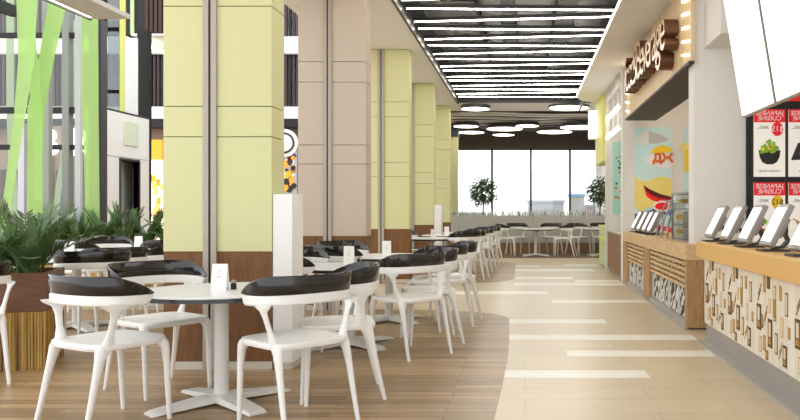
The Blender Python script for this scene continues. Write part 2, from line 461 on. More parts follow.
# LED strips in a zigzag
ks = []
for k in range(-5, 8):
    y = 10.0+1.11*k
    ks.append((y, y+0.08)); ks.append((y+0.70, y+0.42))
ks = [s for s in ks if max(s) < 18.3][::-1]
for i, (ya, yb) in enumerate(ks):
    xa, xb = -1.53, 1.2
    r = thing('strip_light', f'white LED strip across the dark ceiling, {ORD[i]} from the window end', 'ceiling light', (0, (ya+yb)/2, 3.74), 0, 'strip lights in the dark ceiling')
    d = (yb-ya)/2
    q = MB(); q.bar((xa, -d, 0.03), (xb, d, 0.03), 0.045, 0.05, 'dark'); q.build('housing', r)
    q = MB(); q.bar((xa+0.01, -d, 0), (xb-0.01, d, 0), 0.018, 0.012, 'led'); q.build('diffuser', r)

# round pendant discs near the windows
def disc(label, px, py, Y, dia, i=[0]):
    X = (px-525)*Y/F; Z = EYE-(py-210)*Y/F
    r = thing('round_ceiling_lamp', label, 'ceiling light', (X, Y, Z), 0, 'round lamps before the windows')
    q = MB(); q.lathe([(dia/2-0.01, 0.0), (dia/2, 0.01), (dia/2, 0.08), (dia/2-0.01, 0.09)], 'dark', n=32); q.build('ring', r)
    q = MB(); q.lathe([(dia/2-0.03, -0.004), (dia/2-0.02, 0.004)], 'led_soft', n=32); q.build('diffuser', r)
    top = (ZC if Y < 19.9 else ZC+0.12)-Z
    q = MB()
    for s in (-1, 0, 1): q.tube([(s*dia*0.3, 0, 0.08), (s*dia*0.3, 0, top)], 0.006, 'dark', 6)
    q.build('suspension_wire', r)
disc('round lamp with dark rim under the beige ceiling band, beside the lime column', 475.5, 109, 18.8, 0.72)
disc('round lamp with dark rim in the middle of the beige ceiling band', 506.5, 106, 19.1, 0.78)
disc('large round lamp beside the rounded bulkhead corner', 569, 108, 18.9, 1.0)
disc('round lamp partly behind the lime column, upper one of two', 466, 126.5, 22.2, 0.75)
disc('round lamp partly behind the lime column, lower one of two', 471, 132.5, 23.6, 0.85)
disc('large round lamp above the second window pane', 504.5, 129, 22.6, 1.08)
disc('small thin round lamp above the middle window mullion', 527, 126, 22.2, 0.7)
disc('large round lamp above the third window pane', 554.5, 132, 23.4, 1.1)
disc('wide round lamp cut by the white wall sign', 580, 127.5, 21.8, 1.15)
disc('small round lamp low before the dark window header', 503.5, 135, 24.2, 0.72)

# wavy baffles on the ceiling by the windows
rnd = random.Random(3)
for k in range(15):
    y = 20.05+0.225*k
    key = ['strip_brown','strip_pale','strip_grey','strip_pale','strip_brown','strip_grey','strip_pale'][k % 7]
    ph = rnd.uniform(0, 6)
    pts0 = []; n = 20
    for i in range(n+1):
        x = -2.4+4.8*i/n
        pts0.append((x, y+0.16*math.sin(x*1.1+0.25*k)+0.08*math.sin(2.3*x+ph*0.3)))
    wd = rnd.uniform(0.07, 0.13)
    q = MB(); q.prism([(x, yy) for x, yy in pts0]+[(x, yy+wd) for x, yy in pts0[::-1]], ZC-0.02, ZC+0.12, key)
    o = q.build('ceiling_baffle'); tag(o, f'wavy {dict(strip_brown="dark brown", strip_pale="pale", strip_grey="grey")[key]} baffle on the ceiling before the windows, {ORD[k]} from the beige band', 'ceiling baffle', 'wavy ceiling baffles')

# ------------------------------------------------------------------ window wall
YW = 26.6
b = MB(); b.box(-4, 3.4, YW, YW+0.3, 3.25, ZC+0.3, 'header'); struct(b.build('wall_back'))
mull = [-3.72, -2.42, -1.13, 0.2, 1.54, 2.88]
for i in range(len(mull)-1):
    x0, x1 = mull[i], mull[i+1]
    q = MB(); q.box(x0-0.035, x0+0.035, YW, YW+0.12, 0, 3.25, 'dark'); q.box(x0, x1, YW, YW+0.12, 3.2, 3.25, 'dark'); q.box(x0, x1, YW, YW+0.12, 0, 0.06, 'dark')
    wdo = struct(q.build(f'window_{i+1}'))
    q = MB(); q.box(x0+0.035, x1-0.035, YW+0.05, YW+0.06, 0.06, 3.2, 'glass'); q.build('pane', wdo)
b = MB(); b.box(-4.1, -1.97, 22.8, 23.0, 0, ZC+0.1, 'lime'); b.box(-4.1, -1.96, 22.78, 23.02, 0, 0.85, 'dado'); b.box(-4.1, -1.95, 22.74, 23.06, 3.3, ZC+0.1, 'teal'); struct(b.build('wall_left'))
b = MB(); b.box(2.42, 2.6, 16.7, 26.6, 0, ZC+0.1, 'paint'); struct(b.build('wall_right'))

# outside: pale city far away
b = MB(); b.box(-80, 80, 27.4, 260, -6.2, -6, 'city_ground'); struct(b.build('ground'))
rnd = random.Random(11)
desc = {'city_white': 'white', 'city_pink': 'pale pink', 'city_blue': 'pale blue', 'city_beige': 'pale sand'}
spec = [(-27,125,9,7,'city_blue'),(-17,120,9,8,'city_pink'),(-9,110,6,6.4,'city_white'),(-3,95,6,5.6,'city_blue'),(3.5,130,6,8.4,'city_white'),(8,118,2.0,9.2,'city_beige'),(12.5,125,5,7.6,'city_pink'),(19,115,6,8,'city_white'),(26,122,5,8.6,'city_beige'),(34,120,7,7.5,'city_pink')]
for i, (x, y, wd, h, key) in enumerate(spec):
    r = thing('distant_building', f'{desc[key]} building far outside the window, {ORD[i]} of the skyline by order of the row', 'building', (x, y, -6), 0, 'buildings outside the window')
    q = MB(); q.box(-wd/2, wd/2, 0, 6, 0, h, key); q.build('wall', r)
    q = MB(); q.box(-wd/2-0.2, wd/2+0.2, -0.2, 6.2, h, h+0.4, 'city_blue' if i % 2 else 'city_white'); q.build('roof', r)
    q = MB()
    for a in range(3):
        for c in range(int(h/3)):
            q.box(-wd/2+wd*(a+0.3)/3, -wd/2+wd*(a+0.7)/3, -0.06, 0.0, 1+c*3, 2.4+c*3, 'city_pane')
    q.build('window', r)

# grey planter partition in front of the windows
YP = 20.8
part_ = thing('planter_partition', 'long grey partition with planted top in front of the windows', 'partition', (0, YP, 0))
edges = [-2.35, -1.76, -0.775, 0.215, 2.14+0.06, 2.4]
xs = [-2.35, -1.77, -0.775, 0.215, 1.205, 2.19, 2.4]
for i in range(len(xs)-1):
    q = MB(); q.box(xs[i]+0.004, xs[i+1]-0.004, 0, 0.03, 0.28, 1.0, 'partition'); q.build('panel', part_, 0.003)
q = MB(); q.box(-2.35, 2.4, 0.03, 0.5, 0, 0.93, 'partition'); q.box(-2.35, 2.4, 0.47, 0.5, 0.93, 1.0, 'partition'); q.build('trough', part_)
q = MB(); q.box(-2.35, 2.4, -0.005, 0.03, 0, 0.272, 'brown_panel'); q.build('plinth', part_)
q = MB(); q.box(-2.35, 2.4, 0.03, 0.47, 0.931, 0.96, 'soil'); q.build('soil', part_)
rnd = random.Random(5)
q = MB()
for i in range(520):
    x = rnd.uniform(-2.3, 2.35); y = YP+rnd.uniform(0.08, 0.42); h = rnd.uniform(0.08, 0.27); a = rnd.uniform(0, PI); t = rnd.uniform(-0.08, 0.08)
    wx, wy = 0.012*math.cos(a), 0.012*math.sin(a)
    key = 'frond' if rnd.random() < 0.28 else 'grass'
    q.add([(x-wx, y-wy, 0.955), (x+wx, y+wy, 0.955), (x+t*0.5+wx*0.8, y+wy*0.8, 0.955+h*0.6), (x+t*0.5-wx*0.8, y-wy*0.8, 0.955+h*0.6), (x+t*1.3, y, 0.955+h)], [(0,1,2,3), (3,2,4)], key)
o = q.build('grass', fix=False); o['kind'] = 'stuff'; tag(o, 'pale grassy blades growing along the top of the grey partition', 'grass')

def tree(label, x, y, z0, h, r, sx=1.0, seed=1):
    rt = thing('potted_tree', label, 'tree', (x, y, z0))
    q = MB(); q.tube([(0,0,0), (0.015,0,h*0.4), (-0.01,0.01,h*0.75), (0.0,0,h*0.95)], [0.022,0.018,0.014,0.006], 'bark', 7)
    rn = random.Random(seed)
    for k in range(9):
        a = rn.uniform(0, 2*PI); z = h*rn.uniform(0.5, 0.85)
        q.tube([(0,0,z), (0.5*r*math.cos(a), 0.5*r*math.sin(a), z+0.14)], [0.008, 0.003], 'bark', 5)
    q.build('trunk', rt)
    q = MB()
    for k in range(900):
        a = rn.uniform(0, 2*PI); ct = rn.uniform(-1, 1); st = math.sqrt(1-ct*ct); rr = r*rn.uniform(0.2, 1.0)**0.5*rn.uniform(0.75, 1.08)
        c = Vector((rr*st*math.cos(a), rr*st*math.sin(a), h*0.78+rr*1.05*ct))
        n = Vector((rn.uniform(-1,1), rn.uniform(-1,1), rn.uniform(-1,1))).normalized(); s = n.orthogonal().normalized(); t = n.cross(s)
        L = rn.uniform(0.03, 0.06)
        q.add([c-s*L, c+t*L*0.5, c+s*L, c-t*L*0.5], [(0,1,2,3)], 'tree_leaf')
    q.build('foliage', rt, fix=False)
tree('small round dark tree above the grey partition near the lime columns', -1.14, YP+0.25, 0.945, 0.88, 0.41, seed=4)
tree('small dark tree above the grey partition beside the lime shop front', 2.02, YP+0.25, 0.945, 0.88, 0.41, seed=9)

# ------------------------------------------------------------------ columns
GR = [0.848, 1.676, 1.895, 2.615, 2.85, ZC-0.005]
names_col = ['lime panelled column with a tall white box at its side', 'taupe panelled column standing between lime ones', 'lime column behind the taupe one', 'fourth column of the row, lime, with a white post at its side', 'lime column at the far end of the row']
for i, (yf, key) in enumerate([(5.59,'lime'),(8.91,'taupe'),(12.22,'lime'),(15.53,'lime'),(18.84,'lime')]):
    c = struct(bpy.data.objects.new('column', None), names_col[i]); COL.objects.link(c); c.location = (0, yf, 0)
    xl, xr, xm0, xm1 = -2.60, -1.82, -2.29, -2.23
    def stack(x0, x1, y0, y1, nm):
        q = MB()
        for a, z in zip(GR[:-1], GR[1:]): q.box(x0, x1, y0, y1, a+0.003, z-0.003, key)
        q.build(nm, c, 0.003)
    stack(xl, xm0, 0, 0.29, 'wall_panel'); stack(xm1, xr, 0, 0.29, 'wall_panel')
    q = MB(); q.box(xl+0.015, xr-0.015, 0.015, 0.275, 0.02, ZC-0.002, 'groove'); q.build('core', c)
    q = MB(); q.box(xl, xm0, 0.006, 0.284, 0.062, 0.846, 'dado'); q.box(xm1, xr, 0.006, 0.284, 0.062, 0.846, 'dado'); q.build('dado', c)
    q = MB(); q.box(xl, xm0, 0.003, 0.287, 0.0, 0.06, 'skirt'); q.box(xm1, xr, 0.003, 0.287, 0.0, 0.06, 'skirt'); q.build('skirting', c)
    q = MB(); q.box(xm0-0.018, xm0+0.022, -0.022, 0.01, 0.0, ZC-0.004, 'profile'); q.box(xm1-0.022, xm1+0.018, -0.022, 0.01, 0.0, ZC-0.004, 'profile')
    q.build('metal_strip', c)
    q = MB(); q.box(xm0+0.02, xm1-0.02, -0.004, 0.012, 0.0, ZC-0.004, 'black'); q.build('shadow_gap', c)
b = MB(); b.box(-1.99, -1.95, 19.3, 19.4, 0, ZC, 'black'); struct(b.build('trim_4'))

def post_box(label, y, h):
    r = thing('white_box', label, 'box', (-1.745, y, 0))
    q = MB(); q.box(-0.072, 0.07, 0, 0.27, 0.05, h, 'paint'); q.build('casing', r, 0.004)
    q = MB(); q.box(-0.067, 0.065, 0.008, 0.262, 0, 0.05, 'skirt'); q.build('base', r)
post_box('tall plain white box standing against the lime column by the first table', 5.60, 1.265)
post_box('slim white box standing against the fourth column of the row', 15.54, 1.25)

# ------------------------------------------------------------------ chair
def superell(hx, hy, n, p, cx=0, cy=0, z=0):
    out = []
    for i in range(n):
        a = 2*PI*i/n; c, s = math.cos(a), math.sin(a)
        out.append((cx+hx*math.copysign(abs(c)**(2/p), c), cy+hy*math.copysign(abs(s)**(2/p), s), z))
    return out
def rim_path(t):
    """t 0..1 from one arm tip round the back to the other; returns x, y and the outward normal"""
    a, bb, cy = 0.276, 0.21, -0.02
    L1 = 0.11; Larc = 0.80; tot = 2*L1+Larc; s = t*tot
    if s < L1:
        k = s/L1; return Vector((a-0.022*(1-k)**2, cy+L1*(1-k))), Vector((1, 0))
    if s > L1+Larc:
        k = (s-L1-Larc)/L1; return Vector((-a+0.022*k**2, cy+L1*k)), Vector((-1, 0))
    th = -PI*(s-L1)/Larc
    c, sn = math.cos(th), math.sin(th); p = 2.5
    x = a*math.copysign(abs(c)**(2/p), c); y = cy+bb*math.copysign(abs(sn)**(2/p), sn)
    n = Vector((math.copysign(abs(c)**(2-2/p), c)/a, math.copysign(abs(sn)**(2-2/p), sn)/bb)).normalized()
    return Vector((x, y)), n
def make_chair():
    r = thing('chair', '', 'chair')
    q = MB(); n = 36
    rg = []
    for hx, hy, z, p in ((0.02,0.018,0.448,2.5),(0.12,0.115,0.450,3),(0.19,0.18,0.456,4),(0.222,0.212,0.462,4.6),(0.234,0.222,0.458,4.8),(0.238,0.226,0.444,4.8),(0.232,0.22,0.428,4.8),(0.2,0.19,0.42,4.4),(0.02,0.018,0.42,2.5)):
        rg.append(superell(hx, hy, n, p, 0, 0.01, z))
    q.rings(rg, 'white_plastic'); q.build('seat', r)
    for s in (-1, 1):
        q = MB(); q.vtube([(s*0.185,0.175,0.445,0.042,0.042),(s*0.197,0.188,0.425,0.034,0.034),(s*0.206,0.2,0.39,0.023,0.022),(s*0.209,0.207,0.3,0.0175,0.0175),(s*0.209,0.214,0.15,0.015,0.015),(s*0.209,0.222,0.0,0.0115,0.0115)], 'white_plastic'); q.build('leg', r)
        q = MB(); q.vtube([(s*0.195,-0.135,0.46,0.03,0.046),(s*0.204,-0.155,0.425,0.026,0.04),(s*0.209,-0.172,0.38,0.02,0.028),(s*0.213,-0.192,0.3,0.017,0.021),(s*0.217,-0.225,0.15,0.014,0.017),(s*0.221,-0.262,0.0,0.0115,0.0125)], 'white_plastic'); q.build('leg', r)
    # white lower rail with its uprights
    q = MB()
    for s in (-1, 1):
        q.vtube([(s*0.202,-0.13,0.43,0.028,0.046),(s*0.214,-0.13,0.465,0.02,0.03),(s*0.23,-0.127,0.52,0.013,0.018),(s*0.25,-0.122,0.59,0.012,0.02),(s*0.262,-0.118,0.628,0.011,0.034),(s*0.269,-0.115,0.652,0.011,0.08),(s*0.2715,-0.113,0.668,0.009,0.095)], 'white_plastic', 16)
    N = 44
    def band(zb, zt, thick, key, lean=0.0):
        rings = []
        for i in range(N+1):
            t = i/N; p, nn = rim_path(t)
            e = min(t, 1-t)
            b0, b1 = zb(e), zt(e)
            o = lean
            def pt(off, z, k): return (p.x+nn.x*(off+o*k), p.y+nn.y*(off+o*k), z)
            h = thick/2; m = min(0.008, (b1-b0)/3)
            rings.append([pt(-h, b0+m, 0), pt(-h*0.4, b0, 0), pt(h*0.4, b0, 0), pt(h, b0+m, 0), pt(h, b1-m, 1), pt(h*0.4, b1, 1), pt(-h*0.4, b1, 1), pt(-h, b1-m, 1)])
        q.rings(rings, key)
    def ease(e, w): k = min(1, e/w); return math.sin(k*PI/2)
    band(lambda e: 0.69-0.043*ease(e, 0.05)+0.012*ease(e, 0.5), lambda e: 0.700+0.012*ease(e, 0.5), 0.022, 'white_plastic')
    q.build('back_frame', r)
    q = MB()
    band(lambda e: 0.6995+0.012*ease(e, 0.5), lambda e: 0.712+0.098*math.sin(min(1, e/0.27)*PI/2), 0.014, 'black_gloss', 0.012)
    q.build('backrest', r)
    return r
CHAIR = make_chair(); used = [False]
def place_chair(x, y, fx, fy, label, group):
    rz = math.atan2(-fx, fy)
    if not used[0]:
        used[0] = True; CHAIR.location = (x, y, 0.003); CHAIR.rotation_euler = (0,0,rz); CHAIR['label'] = label; CHAIR['group'] = group; return CHAIR
    return dup(CHAIR, (x, y, 0.003), rz, label, group)

# ------------------------------------------------------------------ table
TZ = 0.675
def make_table():
    r = thing('round_table', '', 'table')
    q = MB(); R = 0.47
    q.lathe([(0.01, TZ), (R-0.012, TZ), (R-0.006, TZ-0.003), (R-0.006, TZ-0.011), (0.01, TZ-0.011)], 'table_white', n=64, smooth=False); q.build('tabletop', r)
    q = MB(); q.lathe([(R-0.02, TZ-0.0115), (R, TZ-0.0115), (R+0.001, TZ-0.033), (R-0.03, TZ-0.038)], 'table_edge', n=64, smooth=True); q.build('table_rim', r)
    q = MB(); q.lathe([(0.09, TZ-0.036), (0.09, TZ-0.05), (0.04, TZ-0.066)], 'black', n=24); q.build('bracket', r)
    q = MB(); q.lathe([(0.04, TZ-0.066), (0.041, 0.3), (0.043, 0.06), (0.06, 0.05), (0.075, 0.035)], 'metal_white', n=28); q.build('pedestal', r)
    for k in range(4):
        a = math.radians(48+90*k); c, s = math.cos(a), math.sin(a)
        q = MB(); L = 0.43
        prof = [(0.0, 0.07, 0.055, 0.02), (0.12, 0.072, 0.05, 0.016), (0.25, 0.066, 0.036, 0.01), (L-0.03, 0.06, 0.022, 0.002), (L, 0.056, 0.012, 0.0)]
        rings = []
        for u, wv, zt, zb in prof:
            rings.append([(u*c-wv*s, u*s+wv*c, zb), (u*c+wv*s, u*s-wv*c, zb), (u*c+wv*0.85*s, u*s-wv*0.85*c, zt), (u*c-wv*0.85*s, u*s+wv*0.85*c, zt)])
        q.rings(rings, 'metal_white', True, False); q.build('foot', r, 0.003)
    return r
TABLE = make_table(); tused = [False]
def place_table(x, y, label, rz=0):
    g = 'round tables with star bases'
    if not tused[0]:
        tused[0] = True; TABLE.location = (x, y, 0.003); TABLE['label'] = label; TABLE['group'] = g; return TABLE
    return dup(TABLE, (x, y, 0.003), rz, label, g)
def make_card():
    r = thing('table_card', '', 'menu card')
    q = MB(); wv, h, d = 0.045, 0.155, 0.03
    q.add([(-wv,-d,0),(wv,-d,0),(wv,-0.003,h),(-wv,-0.003,h),(-wv,-d+0.003,0),(wv,-d+0.003,0),(wv,0.0,h-0.003),(-wv,0.0,h-0.003)], [(0,1,2,3),(7,6,5,4),(0,4,5,1),(1,5,6,2),(2,6,7,3),(3,7,4,0)], 'card')
    q.add([(-wv,d,0),(wv,d,0),(wv,0.003,h),(-wv,0.003,h),(-wv,d-0.003,0),(wv,d-0.003,0),(wv,0.0,h-0.003),(-wv,0.0,h-0.003)], [(3,2,1,0),(4,5,6,7),(0,1,5,4),(1,2,6,5),(2,3,7,6),(3,0,4,7)], 'card')
    q.build('folded_card', r)
    q = MB()
    def front(x, z): return (x, -d+(d-0.003)*z/h-0.0008, z)
    for k in range(14):
        a0, a1 = 2*PI*k/16, 2*PI*(k+1)/16; ri, ro = 0.008, 0.0105
        q.add([front(ri*math.cos(a0), 0.105+ri*math.sin(a0)), front(ro*math.cos(a0), 0.105+ro*math.sin(a0)), front(ro*math.cos(a1), 0.105+ro*math.sin(a1)), front(ri*math.cos(a1), 0.105+ri*math.sin(a1))], [(0,1,2,3)], 'card_ink')
    for z, l in ((0.082, 0.016), (0.074, 0.012)):
        q.add([front(-l, z), front(l, z), front(l, z+0.003), front(-l, z+0.003)], [(0,1,2,3)], 'card_ink')
    q.build('printed_emblem', r, fix=False)
    return r
CARD = make_card(); cused = [False]
def place_card(x, y, label, z=TZ+0.003):
    g = 'folded white cards on the tables'
    if not cused[0]:
        cused[0] = True; CARD.location = (x, y, z); CARD['label'] = label; CARD['group'] = g; return CARD
    return dup(CARD, (x, y, z), 0.12, label, g)
def shaker(x, y, label):
    r = thing('condiment_shaker', label, 'shaker', (x, y, TZ+0.003))
    q = MB(); q.lathe([(0.017, 0), (0.017, 0.03), (0.014, 0.038)], 'black', n=14); q.build('body', r)
    q = MB(); q.lathe([(0.014, 0.038), (0.014, 0.05), (0.009, 0.056)], 'silver', n=14); q.build('lid', r)

OFF = {'a': (-0.44,-0.445, 0.5,0.866), 'b': (0.56,-0.40,-0.75,0.66), 'c': (-0.53,0.35,0.80,-0.59), 'd': (0.65,0.21,-0.96,-0.27)}
def cluster(tx, ty, tname, which, group, lab):
    place_table(tx, ty, tname)
    for k in which:
        dx, dy, fx, fy = OFF[k]; place_chair(tx+dx, ty+dy, fx, fy, lab[k], group)
def labs(t):
    return {'a': f'white chair, hall side of {t}, black back to us',
            'b': f'white chair, aisle side of {t}, black back to us',
            'c': f'white chair, hall side of {t}, facing us across it',
            'd': f'white chair, aisle side of {t}, behind another chair'}
cluster(-1.81, 4.64, 'round white table with black rim standing alone before the lime column', 'abcd', 'chairs at the table before the lime column', labs('the large front table'))
cluster(-1.49, 6.63, 'round white table between the lime and the taupe column, closer to the lime one', 'abcd', 'chairs at the table behind the white box', labs('the table behind the white box'))
cluster(-1.41, 8.06, 'round white table just before the taupe column', 'abcd', 'chairs at the table before the taupe column', labs('the table before the taupe column'))
cluster(-1.57, 13.15, 'round white table past the tiled gap, in front of the fourth column', 'bcd', 'chairs at the table past the tiled gap', labs('the first table past the tiled gap'))
cluster(-1.50, 14.75, 'round white table beside the slim white box', 'bd', 'chairs at the table by the slim white box', labs('the table by the slim white box'))
cluster(-1.42, 16.35, 'round white table before the last column of the row', 'bd', 'chairs at the table before the last column', labs('the table before the last column'))
place_card(-1.795, 4.58, 'folded white card with a small emblem on the large front table'); shaker(-1.735, 4.63, 'small black shaker with silver lid behind the card on the front table')
place_card(-1.55, 6.85, 'folded white card on the table behind the white box'); shaker(-1.48, 6.92, 'small black shaker on the table behind the white box')
place_card(-1.42, 7.98, 'folded white card on the table before the taupe column')
place_card(-1.53, 13.0, 'folded white card on the first table past the tiled gap')
place_card(-1.49, 14.8, 'folded white card on the table by the slim white box')

# tables in the hall beyond the columns
cluster(-4.38, 7.6, 'round white table in the hall behind the big brown planter', 'abcd', 'chairs at the hall table behind the planter', labs('the hall table behind the planter'))
cluster(-4.75, 9.5, 'round white table deeper in the hall by the hedge plants', 'abcd', 'chairs at the hall table by the hedge', labs('the hall table by the hedge'))
cluster(-6.6, 8.6, 'round white table in the hall beyond the planter fronds', 'bd', 'chairs at the hall table beyond the fronds', labs('the hall table beyond the fronds'))
place_card(-4.58, 7.82, 'folded white card on the hall table behind the planter'); place_card(-4.68, 9.42, 'folded white card on the hall table by the hedge')
place_chair(-3.74, 5.13, -0.75, 0.66, 'white chair with black wrap back cut by the picture edge, beside the brown planter', 'chairs by the planter')
place_chair(-3.68, 6.62, -0.5, 0.87, 'white chair with black wrap back just behind the brown planter, back to the viewer', 'chairs by the planter')

# tables by the grey partition
def back_table(x, y, t): place_table(x, y, t)
back_table(0.27, 19.55, 'small white table by the grey partition, with two chairs at each side')
back_table(1.93, 19.6, 'small white table by the grey partition beside the lime shop counter')
for x, y, fx, fy, l in ((-0.52,19.45,0.97,0.2,'white chair at the partition table, end of the row beside the columns'),(-0.18,20.1,0.5,-0.86,'white chair squeezed between the partition and its table, second in the row'),
                        (0.66,20.12,-0.5,-0.86,'white chair between the partition and its table, third in the row'),(1.0,19.4,-0.97,0.2,'white chair at the partition table, fourth in the row, facing the columns'),
                        (1.38,20.1,0.68,-0.73,'white chair facing the lime shop counter, fifth in the partition row'),(2.0,20.36,0.0,-1,'white chair half hidden by the lime shop counter, last in the partition row')):
    place_chair(x, y, fx, fy, l, 'chairs along the grey partition')

# ------------------------------------------------------------------ planters and plants
def planter(label, x, y, rz, wx, wy, hz):
    r = thing('planter', label, 'planter', (x, y, 0.003), rz)
    q = MB()
    zb = hz*0.60
    q.box(-wx/2, wx/2, -wy/2, -wy/2+0.03, zb, hz, 'planter_wood'); q.box(-wx/2, wx/2, wy/2-0.03, wy/2, zb, hz, 'planter_wood')
    q.box(-wx/2, -wx/2+0.03, -wy/2+0.03, wy/2-0.03, zb, hz, 'planter_wood'); q.box(wx/2-0.03, wx/2, -wy/2+0.03, wy/2-0.03, zb, hz, 'planter_wood')
    q.build('wooden_collar', r, 0.004)
    q = MB(); rn = random.Random(2)
    def reed(px, py):
        rr = rn.uniform(0.009, 0.015)
        q.tube([(px, py, 0.0), (px+rn.uniform(-.003,.003), py, zb*0.5), (px, py, zb)], rr, 'bamboo', 7)
    x_ = -wx/2+0.01
    while x_ < wx/2-0.01:
        reed(x_, -wy/2+0.012); reed(x_, wy/2-0.012); x_ += 0.019
    y_ = -wy/2+0.02
    while y_ < wy/2-0.02:
        reed(wx/2-0.012, y_); reed(-wx/2+0.012, y_); y_ += 0.019
    q.build('bamboo_cladding', r)
    q = MB(); q.box(-wx/2+0.03, wx/2-0.03, -wy/2+0.03, wy/2-0.03, 0.02, hz-0.03, 'soil'); q.build('soil', r)
    return r

def frond_mesh(L, bend, seed, nl=15):
    rn = random.Random(seed); q = MB()
    pts = []
    for i in range(9):
        t = i/8; pts.append(Vector((bend*t*t*L, 0, L*t*(1-0.35*bend*t))))
    q.tube(pts, [0.009-0.006*i/8 for i in range(9)], 'stem', 6)
    for i in range(nl):
        t = 0.22+0.78*i/(nl-1); k = min(7, int(t*8)); p = pts[k].lerp(pts[k+1], t*8-k); d = (pts[k+1]-pts[k]).normalized()
        ll = 0.10*(0.75+0.5*math.sin(PI*min(1, t*0.95)))*rn.uniform(0.85, 1.1)*(L/0.55); ww = ll*0.135
        for s in (-1, 1):
            side = Vector((0, s, 0)); dirv = (d*0.75+side*0.8+Vector((0,0,rn.uniform(-.05,.2)))).normalized()
            up = d.cross(side).normalized()*(-s); wv = dirv.cross(up).normalized()
            a = p; m1 = p+dirv*ll*0.35+up*0.006; m2 = p+dirv*ll*0.75+up*0.004; tip = p+dirv*ll
            q.add([a, m1+wv*ww, m2+wv*ww*0.7, tip, m2-wv*ww*0.7, m1-wv*ww, m1-up*0.004, m2-up*0.004], [(0,1,6),(1,2,7,6),(2,3,7),(3,4,7),(4,5,6,7),(5,0,6)], 'frond', True)
    return q
FR = []
for i, (L, bd) in enumerate(((0.56, 0.25), (0.5, 0.55), (0.42, 0.8), (0.6, 0.12))):
    o = frond_mesh(L, bd, i).build('frond', fix=False); FR.append(o.data); bpy.data.objects.remove(o)
def plant(label, x, y, z, n, scale, seed, group=None):
    r = thing('leafy_plant', label, 'plant', (x, y, z), 0, group)
    rn = random.Random(seed)
    for i in range(n):
        o = bpy.data.objects.new('frond', FR[(0, 1, 2, 3)[i % 4]]); COL.objects.link(o); o.parent = r
        a = 2*PI*i*0.382+rn.uniform(-.3, .3); rad = rn.uniform(0.01, 0.08)
        o.location = (rad*math.cos(a), rad*math.sin(a), -0.04)
        o.rotation_euler = (0, rn.uniform(0.0, 0.34), a); s = scale*rn.uniform(0.85, 1.12); o.scale = (s, s, s)
    return r
planter('square planter with dark wood collar and split bamboo sides', -3.81, 5.79, math.radians(20), 0.56, 0.6, 0.695)
plant('lush plant of paired glossy leaves in the bamboo planter, the fuller one beside the chair', -3.73, 5.84, 0.672, 24, 0.92, 21, 'plants in the bamboo planter')
plant('leafy plant in the bamboo planter, mostly cut by the picture edge', -3.97, 5.80, 0.672, 14, 0.85, 33, 'plants in the bamboo planter')
planter('long planter under the row of leafy plants before the shop fronts', -6.45, 11.9, 0.0, 2.6, 0.5, 0.62)
for i in range(7):
    plant(f'leafy plant in the row before the shop fronts, {ORD[i]} from the dark post', -7.5+0.34*i, 11.88+0.06*(i % 2), 0.6, 15, 1.06, 50+i, 'row of leafy plants before the shop fronts')

# ------------------------------------------------------------------ hall beyond the columns
def px(x, Y): return (x-525)*Y/F
def pz(y, Y): return EYE-(y-210)*Y/F
# edge slab with light line
b = MB(); b.box(-5.47, -5.03, 3.0, 9.9, 3.58, 3.64, 'grey_paint'); struct(b.build('ceiling.006'))
b = MB(); b.box(-5.51, -5.47, 3.0, 9.85, 3.585, 3.61, 'led_soft'); struct(b.build('trim_5'))
b = MB(); b.box(-5.54, -5.51, 3.0, 9.9, 3.56, 3.64, 'dark'); struct(b.build('trim_6'))
q = MB(); q.box(-7.18, -6.98, 12.8, 13.0, 0, 4.3, 'dark'); o = q.build('dark_post', bevel=0.005); tag(o, 'tall dark grey post holding the beige ceiling slab', 'post')
# glazed screen with dark mullions
Yg = 12.4
gl = struct(bpy.data.objects.new('window_6', None)); COL.objects.link(gl); gl.location = (0, Yg, 0)
q = MB()
for y0, y1 in ((107, 113), (32.5, 37), (-60,-55)):
    q.box(-14, px(82, Yg), 0, 0.1, pz(y1, Yg), pz(y0, Yg), 'black')
for y0, y1 in ((144.5, 149.5), (224, 230)):
    q.box(-14, px(82, Yg), 0.02, 0.08, pz(y1, Yg), pz(y0, Yg), 'black')
for x0, x1 in ((-30,-26), (62.5, 69)):
    q.box(px(x0, Yg), px(x1, Yg), -0.02, 0.12, 0, 5.6, 'grey_strip')
q.build('frame', gl)
q = MB(); q.box(-14, px(82, Yg), 0.045, 0.055, 0, 5.6, 'glass'); q.build('pane', gl)
q = MB(); q.box(px(44, 11.9), px(50.5, 11.9), 11.85, 11.95, 0, 5.6, 'grey_strip'); o = q.build('grey_upright'); tag(o, 'slim grey upright between the two crossing green ribbons', 'post')
q = MB(); q.bar((px(-40, 9.5), 9.5, pz(-8, 9.5)), (px(15.5, 11.6), 11.6, pz(12, 11.6)), 0.12, 0.15, 'black'); o = q.build('black_beam'); o.name = 'black_beam'; struct(o)

